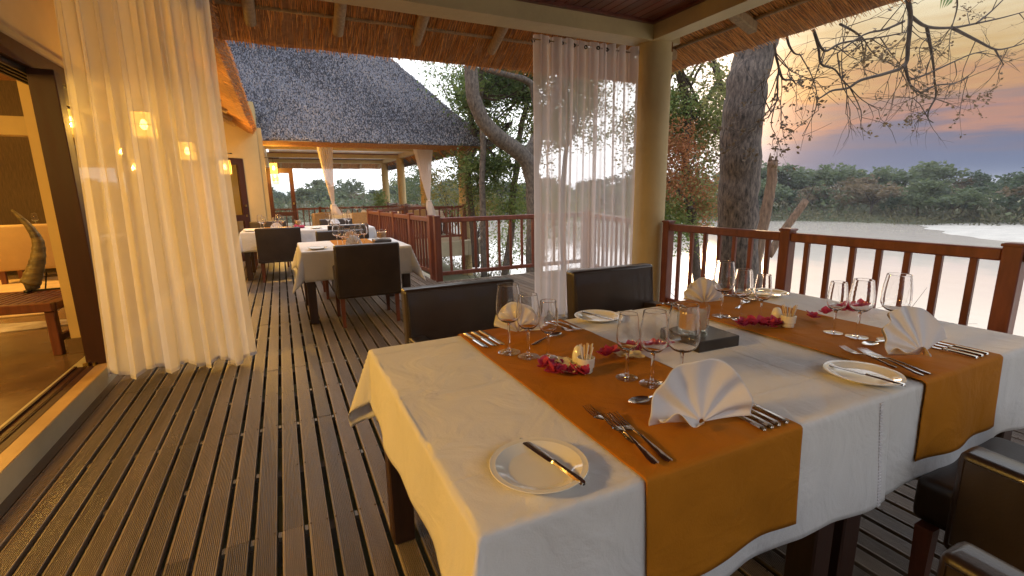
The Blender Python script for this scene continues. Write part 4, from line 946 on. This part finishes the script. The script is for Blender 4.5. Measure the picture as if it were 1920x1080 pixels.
def pots(x, y, lab, seed):
    rnd = random.Random(seed); t = thing('toothpick_pot', 'small white pot of wrapped toothpicks ' + lab, 'pot', (x, y, TZ), 0, 'toothpick pots'); t.scale = (1.35, 1.35, 1.3)
    MB().lathe([(0, 0), (.015, 0), (.0165, .002), (.0165, .012), (.0195, .014), (.0210, .036), (.0195, .037), (.0175, .016), (0, .014)], 26).build('cup', 'ceramic', t, smooth=True, sharp=45)
    for k in range(11):
        a = rnd.random() * 6.28; r = rnd.random() * .010; tl = rnd.uniform(.004, .016)
        MB().tube([(r * math.cos(a), r * math.sin(a), .016), ((r + tl) * math.cos(a), (r + tl) * math.sin(a), .062 + rnd.random() * .010)], .0017, 5).build('toothpick', 'napkin' if k % 2 else 'pick_wood', t)
    s = thing('salt_shaker', 'small white salt shaker ' + lab.replace('beside', 'behind the toothpick pot beside'), 'shaker', (x + .016, y + .062, TZ), 0, 'salt shakers'); s.scale = (1.3, 1.3, 1.25)
    MB().lathe([(0, 0), (.016, 0), (.018, .004), (.016, .03), (.011, .046), (.006, .051), (0, .052)], 24).build('shaker_body', 'ceramic', s, smooth=True)
    hl = MB()
    for k in range(5): hl.lathe([(0, .0525), (.0011, .0522)], 5, .004 * math.cos(k * 1.256), .004 * math.sin(k * 1.256))
    hl.build('holes', 'black_metal', s)
pots(.800, 1.150, 'beside the flowers on the left runner', 1); pots(1.790, 1.170, 'beside the flowers on the right runner', 2)
def flower(x, y, mname, label, seed, size=.022, z=TZ, group='bougainvillea blossoms'):
    rnd = random.Random(seed); t = thing('blossom', label, 'flower', (x, y, z), rnd.random() * 6, group)
    n = 3 if mname == 'bougainvillea' else 5; k = 0
    for layer in range(2 if n == 3 else 1):
        for i in range(n):
            a = 2 * math.pi * (i + .5 * layer) / n + rnd.gauss(0, .25); el_ = rnd.uniform(.15, 1.15) if n == 3 else rnd.uniform(.1, .5); L = size * rnd.uniform(.95, 1.4); w = L * .46
            def fn(u, v, a=a, el_=el_, L=L, w=w):
                s = u * L; hw = w * math.sin(math.pi * (u * .86 + .10)) * (v - .5) * 2; cup = .35 * abs(v - .5) * w + .1 * w * math.sin(u * 5 + v * 4)
                r = s * math.cos(el_) - cup * math.sin(el_); h = s * math.sin(el_) + cup * math.cos(el_) + .004
                return (r * math.cos(a) - hw * math.sin(a), r * math.sin(a) + hw * math.cos(a), max(.0012, h + layer * .005))
            MB().grid(fn, 6, 4).build('petal', mname, t, smooth=True)
    MB().tube([(0, 0, .004), (.003, 0, .016)], .0012, 5).build('stamen', 'cream_petal', t)
FL = [(.700, 1.235, 'b'), (.726, 1.222, 'b'), (.702, 1.178, 'b'), (.722, 1.165, 'b'), (.748, 1.205, 'c'), (.742, 1.170, 'c'), (.775, 1.210, 'c'), (.760, 1.140, 'b'), (.778, 1.120, 'b')]
for k, (x, y, c) in enumerate(FL): flower(x, y, 'bougainvillea' if c == 'b' else 'cream_petal', ('magenta' if c == 'b' else 'pale yellow') + ' blossom scattered by the toothpick pot on the left runner', 20 + k, .030 if c == 'b' else .034, group='blossoms by the left toothpick pot, ' + ('magenta' if c == 'b' else 'yellow'))
FL = [(.935, 1.225, 'b'), (.960, 1.238, 'b'), (.985, 1.205, 'c'), (1.005, 1.175, 'c'), (1.04, 1.225, 'b'), (1.075, 1.22, 'b'), (1.105, 1.205, 'b'), (1.14, 1.215, 'b'), (1.165, 1.20, 'b')]
for k, (x, y, c) in enumerate(FL): flower(x, y, 'bougainvillea' if c == 'b' else 'cream_petal', ('magenta' if c == 'b' else 'pale cream') + ' blossom strewn left of the candle tray', 40 + k, .030 if c == 'b' else .032, group='blossoms left of the candle tray, ' + ('magenta' if c == 'b' else 'cream'))
for k, (x, y) in enumerate([(1.648, 1.262), (1.672, 1.235), (1.690, 1.255), (1.700, 1.215), (1.725, 1.225), (1.745, 1.195), (1.765, 1.205), (1.715, 1.195), (1.63, 1.245)]):
    flower(x, y, 'bougainvillea', 'magenta blossom in the heap between the candle and right toothpick pot', 60 + k, .032, group='heap of magenta blossoms right of the candle')
for k, (x, y) in enumerate([(1.852, 1.205), (1.985, 1.192), (2.10, 1.21)]): flower(x, y, 'bougainvillea', ('magenta blossom touching the right toothpick pot', 'single magenta blossom left of the right-hand glasses', 'single magenta blossom just behind the smallest right-hand glass')[k], 80 + k, .027)
for k, (x, y) in enumerate([(2.215, 1.205), (2.24, 1.18), (2.27, 1.21), (2.30, 1.185), (2.345, 1.205), (2.37, 1.19)]):
    flower(x, y, 'bougainvillea', 'magenta blossom in the heap behind the right-hand glasses', 90 + k, .032, group='heap of magenta blossoms behind the right glasses')
for k, (x, y) in enumerate([(.20, 8.84), (.25, 8.82), (.30, 8.85)]): flower(x, y, 'bougainvillea', 'magenta blossom by the candle on the third table', 100 + k, .05, .763, 'blossoms on the third table')

# ------------------------------------------------------------------ things inside the room
def bench():
    t = thing('slatted_bench', 'dark wooden slatted bench inside the doorway under the horn', 'bench', (-2.12, 5.13, .108), -.12)
    sm = MB().rbox(-.018, .018, -.30, .30, .405, .425, .004, 1).mesh('slat', 'leg_wood')
    for k in range(17): link('slat', sm, t, (-.44 + k * .055, 0, 0))
    for y in (-.325, .325): MB().rbox(-.50, .50, y - .028, y + .028, .36, .43, .006, 1).build('rail', 'leg_wood', t)
    for x in (-.48, .48): MB().rbox(x - .024, x + .024, -.297, .297, .36, .428, .006, 1).build('end_rail', 'leg_wood', t)
    lm = MB().rbox(-.03, .03, -.03, .03, 0, .36, .005, 1).mesh('leg', 'leg_wood')
    for x in (-.46, .46):
        for y in (-.29, .29): link('leg', lm, t, (x, y, 0))
    for x in (-.46, .46): MB().box(x - .015, x + .015, -.26, .26, .10, .15).build('stretcher', 'leg_wood', t)
bench()
def horn():
    t = thing('horn_sculpture', 'large curved animal horn on a black stand on the slatted bench', 'horn', (-1.985, 5.42, .538), 0)
    pts = []; rad_ = []
    for k in range(36):
        s = k / 35; pts.append((-.03 + .11 * math.sin(s * 2.6) - .20 * max(0, s - .55) ** 1.3, 0, .07 + s * .63)); rad_.append((.062 * (1 - s) ** .75 + .006) * (1 + .05 * math.sin(s * 70)))
    MB().tube(pts, rad_, 20).build('horn_body', 'horn', t, smooth=True)
    MB().lathe([(0, .02), (.045, .02), (.05, .05), (.055, .085), (.03, .10), (0, .10)], 16, -.02, 0).build('horn_base', 'bark', t, smooth=True)
    MB().box(-.08, .20, -.012, .012, 0, .014).box(-.05, -.03, -.09, .09, 0, .0135).tube([(.06, 0, .01), (.09, 0, .16)], .006, 6).build('stand', 'black_metal', t)
horn()
def tub(x, y, rz, label):
    t = thing('tan_armchair', label, 'armchair', (x, y, .108), rz, 'tan room armchairs')
    MB().rbox(-.40, .40, -.10, .06, .20, .86, .04, 3, xf=lambda c: Vector((c.x * (1 + .12 * (c.z - .2)), c.y - .12 * (c.z - .2), c.z))).build('backrest', 'tan_fabric', t, smooth=True)
    MB().rbox(-.36, .36, .06, .62, .22, .46, .04, 3).build('seat', 'tan_fabric', t, smooth=True)
    lm = MB().rbox(-.03, .03, -.03, .03, 0, .22, .004, 1).mesh('leg', 'leg_wood')
    for sx in (-.33, .33):
        for sy in (-.03, .56): link('leg', lm, t, (sx, sy, 0))
tub(-3.38, 9.3, .05, 'tan upholstered chair seen from behind through the doorway beyond the horn'); tub(-4.75, 9.9, -.1, 'tan upholstered chair at the left picture edge inside the room')
tub(-3.2, 11.3, 3.1, 'tan chair beyond the room table facing the door')
rt = thing('room_table', 'room dining table with a white cloth beyond the tan chairs', 'table', (-3.9, 10.5, .108))
MB().rbox(-1.1, 1.1, -.45, .45, .70, .74, .006, 1).build('tabletop', 'table_wood', rt)
for sx in (-1, 1):
    for sy in (-.36, .36): MB().box(sx - .04, sx + .04, sy - .04, sy + .04, 0, .70).build('leg', 'table_wood', rt)
cloth_obj('tablecloth', 'white cloth on the table inside the room', 'tablecloth', -5.02, -2.78, 10.03, 10.97, .852, .2, .2, .25, .25, 'cloth', res=.06, seed=21, group='white tablecloths')
for k, (x, y) in enumerate([(-4.45, 10.25), (-4.40, 10.33), (-4.3, 10.2), (-3.6, 10.3)]): wineglass(('large', 'medium', 'small', 'large')[k], x, y, 'wine glass on the table inside the room', .857, 'wine glasses inside the room')
tag(MB().rbox(-5.6, -2.35, 6.6, 9.75, .1085, .122, .004, 1).build('rug', 'rug'), 'sandy rug on the room floor under the tan chairs', 'rug')
def hide():
    pts = []; rnd = random.Random(4)
    for k in range(40):
        a = 2 * math.pi * k / 40; r = .55 * (1 + .28 * math.cos(2 * a) + .16 * math.cos(4 * a + .5) + .06 * rnd.random()); pts.append((-3.0 + r * 1.5 * math.cos(a), 6.05 + r * .55 * math.sin(a)))
    m = MB().add([(x, y, .1165) for x, y in pts] + [(x, y, .109) for x, y in pts] + [(-3.0, 6.05, .1175)], [(k, (k + 1) % 40, 80) for k in range(40)] + [(k, 40 + k, 40 + (k + 1) % 40, (k + 1) % 40) for k in range(40)])
    tag(m.build('hide_rug', 'hide'), 'pale spotted animal hide lying on the room floor behind the bench', 'rug')
hide()
vz = thing('reed_vase', 'floor vase of tall dry reeds inside the room by the pillar', 'vase', (-3.15, 11.75, .108))
MB().lathe([(0, 0), (.12, 0), (.16, .2), (.12, .5), (.08, .6), (.09, .63), (.07, .62)], 20).build('vase_body', 'straw_dark', vz, smooth=True)
for k in range(40):
    a = random.random() * 6.28; r = random.random() * .35
    MB().tube([(0, 0, .3), (r * .4 * math.cos(a), r * .4 * math.sin(a) * .3, 1.2), (r * math.cos(a), r * math.sin(a) * .3, 1.9 + random.random() * .5)], .004, 4).build('reed_stalk', 'straw', vz)

# ------------------------------------------------------------------ far pavilion furniture
def wicker_chair(x, y, rz, label):
    t = thing('wicker_chair', label, 'chair', (x, y, -.02), rz, 'wicker chairs of the far pavilion')
    MB().rbox(-.30, .30, -.05, .04, .10, .84, .03, 2, xf=lambda c: Vector((c.x * (1 + .1 * c.z), c.y - .15 * max(0, c.z - .3), c.z))).build('backrest', 'wicker', t, smooth=True)
    MB().rbox(-.27, .27, .04, .50, .30, .44, .03, 2).build('seat', 'wicker', t, smooth=True)
    for sx in (-.25, .25):
        for sy in (0, .46): MB().box(sx - .02, sx + .02, sy - .02, sy + .02, 0, .31).build('leg', 'leg_wood', t)
wicker_chair(2.05, 13.75, .0, 'tan wicker chair seen from behind just past the long railing')
wicker_chair(.95, 14.3, .7, 'tan wicker chair turned sideways left of the far tied curtain')
wicker_chair(1.10, 14.9, .8, 'second tan wicker chair turned sideways behind the far tied curtain')
wicker_chair(3.6, 14.2, -.2, 'tan wicker chair behind the far pavilion railing')
def far_table(x, y, lab):
    t = make_table(1.5, .95, 'far pavilion table ' + lab, (x, y, -.02), TG)
    cloth_obj('tablecloth', 'white cloth on the far pavilion table ' + lab, 'tablecloth', x - .76, x + .76, y - .48, y + .48, .742, .2, .2, .25, .25, 'cloth', res=.06, seed=int(x * 10), group='white tablecloths')
    for k in range(6): wineglass(('large', 'medium')[k % 2], x - .55 + k * .2, y - .2 + .3 * (k % 2), 'wine glass on the far pavilion table ' + lab, .747, 'wine glasses, far pavilion, ' + lab)
    for k in range(3): napkin(x - .4 + k * .42, y - .32, random.random(), .10, ('left', 'middle', 'right')[k] + ' napkin on the far pavilion table ' + lab, 70 + k, nu=30, z=.747)
far_table(1.75, 14.9, 'behind the tied curtain'); far_table(3.9, 15.3, 'near the right columns')
pp = thing('potted_palm', 'bushy potted plant beside the far corner column', 'plant', (4.35, 23.6, -.02))
MB().lathe([(0, 0), (.16, 0), (.22, .4), (.20, .4), (.18, .36), (0, .36)], 18).build('pot', 'straw_dark', pp, smooth=True)

# ------------------------------------------------------------------ vegetation
def leaves(m, centres, n, spread, size, rs, flat=.7, aspect=.5):
    """n small leaf quads scattered round each centre; numpy for speed"""
    C = np.array(centres, float); k = len(C); tot = k * n
    P = np.repeat(C, n, axis=0) + rs.normal(0, 1, (tot, 3)) * np.array(spread)
    d = rs.normal(0, 1, (tot, 3)); d[:, 2] *= flat; d /= np.linalg.norm(d, axis=1)[:, None]
    e = rs.normal(0, 1, (tot, 3)); e -= d * (e * d).sum(1)[:, None]; e /= np.linalg.norm(e, axis=1)[:, None]
    s = size * rs.uniform(.6, 1.35, tot)[:, None]
    q = np.stack([P, P + d * s * .5 + e * s * aspect * .5, P + d * s, P + d * s * .5 - e * s * aspect * .5], 1).reshape(-1, 3)
    o = len(m.v); m.v.extend(map(tuple, q.tolist())); m.f.extend([(o + 4 * i, o + 4 * i + 1, o + 4 * i + 2, o + 4 * i + 3) for i in range(tot)])
def crown_points(c, r, n, rs, shell=.55):
    d = rs.normal(0, 1, (n, 3)); d /= np.linalg.norm(d, axis=1)[:, None]; rr = (shell + (1 - shell) * rs.random(n))[:, None]
    return np.array(c) + d * rr * np.array(r)
def smooth_path(p, k=4):
    p = [Vector(q) for q in p]; out = []
    for i in range(len(p) - 1):
        a, b, c, d = p[max(0, i - 1)], p[i], p[i + 1], p[min(len(p) - 1, i + 2)]
        for j in range(k):
            t = j / k; out.append(.5 * ((2 * b) + (c - a) * t + (2 * a - 5 * b + 4 * c - d) * t * t + (3 * b - 3 * c + d - a) * t ** 3))
    out.append(p[-1]); return out
def limb(m, path, r0, r1, n=12, k=4, rough=.0):
    pts = smooth_path(path, k); L = len(pts)
    pts = [p + Vector((nz3(p.x * 4, p.z * 4, 1), nz3(p.y * 4, p.z * 4, 2), 0)) * r0 * .15 for p in pts]
    m.tube(pts, [(r0 + (r1 - r0) * i / (L - 1)) for i in range(L)], n, jit=rough); return pts
def bough(m, a, b, r, depth, rs, tips, spread=.45):
    """branching limb from a towards b; collects tips"""
    a, b = Vector(a), Vector(b); mid = (a + b) / 2 + Vector(rs.normal(0, .08, 3)) * (b - a).length
    pts = smooth_path([a, mid, b], 3); m.tube(pts, [r * (1 - .55 * i / (len(pts) - 1)) for i in range(len(pts))], 6 if r > .02 else 4, cap=False)
    tips.append(tuple(b)); tips.append(tuple(mid))
    if depth == 0: return
    for k in range(2 + (rs.random() < .5)):
        d = (b - a).normalized() + Vector(rs.normal(0, spread, 3)); d.normalize()
        bough(m, pts[-1] if k == 0 else pts[int(len(pts) * .6)], pts[-1] + d * (b - a).length * rs.uniform(.5, .8), r * .5, depth - 1, rs, tips, spread)

def clear_of_roof_view(q):             # drops leaf tips that would cover the far roof as the camera sees it
    v = (q.x, q.y, q.z - 1.32)
    return 31.85 * v[0] - 18.32 * v[1] + 43.25 * v[2] > 6 or v[2] / max(q.y, .1) < .08
def tree(name, label, trunk, arms, ball, leafm, nleaf, lsize, bark='bark', seed=1, twigs=3, group=None, extra=()):
    rs = np.random.default_rng(seed); base = trunk[0][0]
    t = thing(name, label, 'tree', tuple(base[0]) if isinstance(base[0], tuple) else base, group=group); off = Vector(t.location)
    m = MB()
    for path, r0, r1 in [trunk] + list(arms): limb(m, [Vector(p) - off for p in path], r0, r1, 14 if r0 > .12 else 9, 5, .10)
    m.build('trunk', bark, t, smooth=True)
    lm = MB(); tips = []
    for (start, c, r, nb) in ball:
        bm_ = MB()
        for k in range(nb):
            e = crown_points(c, r, 1, rs, .3)[0]; bough(bm_, Vector(start) - off, Vector(e) - off, .035, twigs - 1, rs, tips, .5)
        bm_.build('branches', 'twig', t)
    tips = [q for q in tips if clear_of_roof_view(Vector(q) + off)]
    if tips:
        T = np.array(tips); leaves(lm, T, max(1, int(nleaf / len(T))), (.16, .16, .13), lsize, rs)
    lm.build('crown', leafm, t)
    for c, r, n, mn, sz in extra:
        x = MB(); cs = crown_points(np.array(c) - np.array(off), r, max(6, n // 40), rs, .2); leaves(x, cs, 40, (.14, .14, .11), sz, rs); x.build('foliage', mn, t)
    return t
# big dark trunk beyond the railing
bt = tree('riverside_tree', 'thick dark-barked tree trunk rising beyond the right railing', (BIG, .27, .235), [], [], 'leaf_green', 0, .05, 'bark_big', 1)
st = thing('dead_stump', 'broken pale dead stump beside the thick dark trunk', 'stump', tuple(STUMP[0])); m = MB(); limb(m, [Vector(p) - Vector(STUMP[0]) for p in STUMP], .105, .072, 11, 4, .22)
e = Vector(STUMP[-1]) - Vector(STUMP[0])
for k in range(5): m.tube([e + Vector((.05 * math.cos(k * 1.26), .05 * math.sin(k * 1.26), -.02)), e + Vector((.045 * math.cos(k * 1.26), .045 * math.sin(k * 1.26), .03 + .05 * (k % 3)))], [.03, .006], 5)
m.build('trunk', 'bark_stump', st, smooth=True)
lg = thing('fallen_log', 'short broken log leaning behind the railing post', 'log', tuple(LOG[0])); m = MB(); limb(m, [Vector(p) - Vector(LOG[0]) for p in LOG], .07, .06, 10, 4, .2); m.build('trunk', 'bark_stump', lg, smooth=True)
for k in range(3): MB().tube([Vector(p) - Vector(LOG[0]) for p in (LOG[k % 3], (LOG[k % 3][0] + .1 * k, LOG[k % 3][1], LOG[k % 3][2] + .3))], [.012, .004], 5).build('branch', 'twig', lg)
tree('leaning_tree', 'grey tree with a curved leaning trunk behind the curtained railing', (CURVED, .20, .13), [(CURVED_ARM, .13, .07), (CURVED_ARM2, .10, .05)],
     [(CURVED[-1], (4.4, 10.2, 5.0), (1.2, 1.0, 1.0), 8), (CURVED_ARM[-1], (6.2, 10.6, 4.3), (1.5, 1.2, 1.2), 8)], 'leaf_dark', 15000, .095, 'bark_pale', 2)
tree('slim_tree', 'slim straight tree right behind the far pavilion column', (SLIM, .085, .06), [], [(SLIM[-2], (5.1, 11.3, 3.6), (.8, .8, 1.1), 8), (SLIM[3], (5.1, 11.2, 2.0), (.6, .6, .6), 3)], 'leaf_dark', 9500, .085, 'bark_pale', 3)
tree('slim_tree', 'reddish slim tree with a bent trunk seen left of the sheer curtain', (SLIM2, .10, .06), [], [(SLIM2[-2], (5.7, 12.0, 3.6), (1.0, 1.0, 1.3), 8), (SLIM2[3], (5.4, 11.9, 1.7), (.6, .7, .7), 3)], 'leaf_green', 10000, .085, 'bark_pale', 4)
tree('dark_tree', 'dark crooked tree close beside the far pavilion column', (DARK, .11, .07), [(DARK_ARM, .06, .03)], [(DARK[-1], (5.7, 14.6, 4.4), (1.1, .9, 1.2), 8), (DARK_ARM[-1], (5.6, 12.6, 2.6), (.8, .8, .8), 6)], 'leaf_dark', 9000, .085, 'bark', 5,
     extra=[((5.3, 12.6, .9), (.8, .8, .6), 700, 'leaf_yellow', .07)])
tree('rusty_tree', 'leafy tree with rust-coloured and green leaves right of the cream round column', (RTREE, .10, .06), [(RTREE_ARM, .06, .03), (RTREE_ARM2, .05, .02)],
     [(RTREE[-2], (7.3, 7.7, 3.4), (1.1, .9, .9), 8), (RTREE_ARM[-1], (7.9, 7.4, 3.1), (.8, .8, .8), 5)], 'leaf_olive', 11000, .08, 'bark', 6,
     extra=[((7.0, 7.3, 2.05), (.8, .7, .55), 2600, 'leaf_rust', .06), ((7.35, 7.3, 1.45), (1.0, .7, .45), 2200, 'leaf_rust', .06), ((7.2, 7.6, .55), (1.0, .6, .8), 3200, 'leaf_green', .065), ((8.2, 7.4, 1.1), (.7, .6, .7), 1300, 'leaf_olive', .06), ((7.4, 7.6, 2.9), (1.1, .8, .5), 2600, 'leaf_green', .065), ((7.5, 7.9, 2.5), (1.3, .6, .7), 3600, 'leaf_olive', .07), ((7.6, 7.8, .8), (1.1, .6, .9), 3600, 'leaf_green', .07), ((8.35, 7.7, 2.3), (.55, .5, 1.1), 2600, 'leaf_olive', .065), ((8.2, 7.6, 1.0), (.6, .5, .7), 1800, 'leaf_rust', .06)])
tree('bushy_tree', 'green bushy tree behind the sheer curtain', ([(6.6, 10.5, -1.5), (6.5, 10.5, 1), (6.7, 10.6, 2.6)], .09, .05), [], [((6.7, 10.6, 2.4), (6.9, 10.8, 3.2), (1.2, 1.0, 1.3), 9)], 'leaf_olive', 11000, .09, 'bark', 8,
     extra=[((6.5, 10.8, .7), (1.2, .8, .9), 2400, 'leaf_green', .08)])
def bush(label, c, r, n, mn, sz, seed):
    rs = np.random.default_rng(seed); t = thing('bush', label, 'bush', (c[0], c[1], c[2] - r[2])); m = MB(); cs = crown_points((0, 0, r[2]), r, max(8, n // 30), rs, .35); leaves(m, cs, 30, (r[0] * .16, r[1] * .16, r[2] * .16), sz, rs); m.build('foliage', mn, t)
    s = MB()
    for k in range(6): e = cs[k]; s.tube([(0, 0, -.3), tuple(e)], [.02, .006], 5)
    s.build('stems', 'twig', t)
bush('yellow-green bush between the far pavilion columns beside the tied curtain', (5.6, 16.2, 1.35), (1.1, .9, .9), 1500, 'leaf_olive', .10, 31)
bush('round dark green bush seen between the far pavilion columns', (7.0, 27.0, 1.6), (1.7, 1.4, 1.6), 2500, 'leaf_far', .16, 32)
bush('low yellow leaved bush at the foot of the dark crooked tree', (5.6, 14.4, .7), (.9, .7, .7), 1200, 'leaf_yellow', .07, 33)
bush('low green bush under the leaning tree by the water', (6.8, 14.5, -.6), (1.4, 1.2, .9), 1800, 'leaf_green', .09, 34)
# bare twigs along the waterline behind the railings
def twiggy(label, x, y, z, h, n, seed):
    rs = np.random.default_rng(seed); t = thing('bare_shrub', label, 'shrub', (x, y, z)); m = MB(); tips = []
    for k in range(n): bough(m, (0, 0, 0), (rs.normal(0, .35) * h, rs.normal(0, .35) * h, h * rs.uniform(.6, 1)), .012, 2, rs, tips, .6)
    m.build('branches', 'twig', t)
twiggy('bare twiggy shrub behind the first balusters of the river railing', 5.3, 4.6, -1.4, 1.2, 3, 41); twiggy('bare twiggy shrub behind the railing post by the river', 5.6, 3.7, -1.6, 1.1, 2, 42)
twiggy('bare twiggy shrub at the right end of the river railing', 5.2, 1.30, -1.5, 1.1, 2, 43); twiggy('bare twiggy shrub below the curtained railing', 4.3, 8.3, -1.2, 1.1, 5, 44); twiggy('bare twigs beside the far pavilion footing', 3.6, 9.2, -1.2, 1.0, 5, 45)
# overhanging branches, upper right: thin twigs with sparse dry leaves
ov = thing('overhanging_branch', 'bare overhanging branch with sparse dry leaves against the sunset sky', 'branch', TWIGS[0][0]); off = Vector(TWIGS[0][0])
rs = np.random.default_rng(77); wood = MB(); fine = MB(); lv = MB(); spots = []
for i, p in enumerate(TWIGS):
    r0 = .038 if i == 0 else .026 if i < 5 else .016
    pts = limb(wood, [Vector(q) - off for q in p], r0, .007, 7, 4)
    for k, q in enumerate(pts[2:]):
        for s in range(1 if rs.random() < .34 else 0):
            d = (pts[min(k + 3, len(pts) - 1)] - pts[k + 1]).normalized() + Vector(rs.normal(0, .8, 3)) + Vector((0, 0, -.15)); d.normalize(); L = rs.uniform(.25, .75)
            tips = []; bough(fine, q, q + d * L, .0075, 2 if L < .45 else 1, rs, tips, .55)
            if rs.random() < .42: spots += [t_ for t_ in tips if rs.random() < .75]
wood.build('limbs', 'twig', ov, smooth=True); fine.build('twigs', 'twig', ov)
leaves(lv, np.array(spots), 4, (.022, .022, .022), .050, rs, aspect=.6); lv.build('dry_leaves', 'leaf_dry', ov)
dl = thing('drooping_leaf_spray', 'dark drooping leaf spray at the top picture edge by the sky', 'leaves', (9.6, 4.2, 4.15)); m = MB()
for k in range(4): m.add([(0 - k * .06, 0, 0), (-.10 - k * .09, .01, -.09), (-.22 - k * .05, 0, -.2 - .02 * k), (-.09 - k * .09, -.01, -.12)], [(0, 1, 2, 3)])
m.add([(.18, 0, .05), (.21, .01, -.05), (.19, 0, -.14), (.16, -.01, -.05)], [(0, 1, 2, 3)]); m.tube([(-.2, 0, .1), (.2, 0, .12)], .008, 5); m.build('leaf_blades', 'leaf_dark', dl)
# potted plant leaves
rs = np.random.default_rng(9); m = MB(); leaves(m, crown_points((0, 0, .95), (.30, .30, .55), 26, rs, .2), 26, (.10, .10, .10), .16, rs, aspect=.25); m.build('fronds', 'leaf_green', pp)

# ------------------------------------------------------------------ far bank: trees, reeds, shrubs
def far_tree_mesh(seed, mn):
    rs = np.random.default_rng(seed); m = MB(); nl = rs.integers(5, 9); cs = []
    for k in range(nl):
        c = (rs.normal(0, .26), rs.normal(0, .26), rs.uniform(.45, .86)); cs.append(crown_points(c, (rs.uniform(.18, .34), rs.uniform(.18, .34), rs.uniform(.12, .22)), 26, rs, .6))
    leaves(m, np.concatenate(cs), 9, (.035, .035, .03), .075, rs, aspect=.75)
    tr = MB().tube([(0, 0, -.3), (.02, 0, .3), (-.03, .02, .6)], [.035, .028, .012], 6)
    for k in range(4): tr.tube([(.02, 0, .3), tuple(cs[k].mean(0))], [.018, .005], 5)
    return m.mesh('crown', mn), tr.mesh('trunk', 'bark')
FT = [far_tree_mesh(k, ('leaf_far', 'leaf_far_dark', 'leaf_brown', 'leaf_far', 'leaf_far_dark', 'leaf_olive')[k]) for k in range(6)]
rs = np.random.default_rng(123)
KN = ('mid green', 'dark green', 'brownish', 'mid green', 'dark green', 'olive')
def far_tree(az, r, h, k, lab, grp):
    a = RAD(az); x, y = r * math.sin(a), r * math.cos(a); z = ground_z(x, y)
    t = thing('far_tree', lab.replace('@', KN[k]), 'tree', (x, y, z), rs.random() * 6.28, grp.replace('@', KN[k])); t.scale = (h * rs.uniform(.95, 1.5), h * rs.uniform(.95, 1.5), h)
    link('crown', FT[k][0], t); link('trunk', FT[k][1], t)
az = -6.0
while az < 88:
    for layer in range(2):
        a = az + rs.normal(0, .5); left = a < 22
        r = far_bank(RAD(a)) + (-.5 if layer == 0 else 12) + rs.uniform(0, 6) + (8 if left else 0)
        h = rs.uniform(2.2, 4.6) * (.9 if layer == 0 else 1.25) * (.95 if left else .92)
        k = int(rs.choice([0, 1, 2, 3, 4, 5], p=[.25, .23, .12, .14, .16, .10]))
        far_tree(a, r, h, k, '@ tree in the wood on the far bank ' + ('beyond the far pavilion' if left else 'across the river'), '@ far bank trees ' + ('beyond the pavilion' if left else 'across the river'))
    az += 1.55 if az > 45 or az < 25 else 2.2
# reeds and shrubs at the far water's edge
def bankstuff():
    m = MB(); rs = np.random.default_rng(5); cs = []
    for k in range(1500):
        a = RAD(rs.uniform(-8, 90)); r = far_bank(a) + rs.uniform(-3.5, 6); x, y = r * math.sin(a), r * math.cos(a); cs.append((x, y, max(ground_z(x, y), WATER) + rs.uniform(.1, .9)))
    leaves(m, np.array(cs), 16, (.55, .55, .30), .42, rs, flat=1.6, aspect=.28); m.build('reed_bed', 'reed', None, kind='stuff')['label'] = 'pale reeds along the far water edge'
    m = MB(); cs = []
    for k in range(420):
        a = RAD(rs.uniform(-8, 90)); r = far_bank(a) + rs.uniform(-1, 8); x, y = r * math.sin(a), r * math.cos(a)
        if nz3(math.degrees(a) * .25, r * .1, 4) < -.1: continue
        cs.append((x, y, ground_z(x, y) + rs.uniform(.2, 1.3)))
    leaves(m, np.array(cs), 40, (.9, .9, .5), .40, rs, aspect=.7); m.build('undergrowth', 'leaf_far', None, kind='stuff')['label'] = 'low green scrub along the far bank'
bankstuff()
def nearbank():
    m = MB(); rs = np.random.default_rng(15); cs = []
    for k in range(260):
        x = rs.uniform(5.0, 7.4); y = rs.uniform(8, 26); cs.append((x, y, ground_z(x, y) + .1))
    leaves(m, np.array(cs), 22, (.25, .25, .14), .16, rs, flat=1.8, aspect=.14); m.build('bank_grass', 'reed', None, kind='stuff')['label'] = 'dry grass tufts on the near bank'
nearbank()

# ------------------------------------------------------------------ evening haze over the river
hz = MB().box(-950, 950, -950, 950, -5.0, 6.4).build('haze', 'earth', None, kind='stuff'); hz['label'] = 'pale evening haze over the river'
hm = bpy.data.materials.new('haze_air'); hm.use_nodes = True; t = hm.node_tree; t.nodes.clear()
o_ = N(t, 'ShaderNodeOutputMaterial'); pv = N(t, 'ShaderNodeVolumePrincipled'); pv.inputs['Color'].default_value = (.93, .95, 1.0, 1); pv.inputs['Density'].default_value = .0009; pv.inputs['Anisotropy'].default_value = 0.0
t.links.new(pv.outputs[0], o_.inputs['Volume']); hz.data.materials.clear(); hz.data.materials.append(hm)
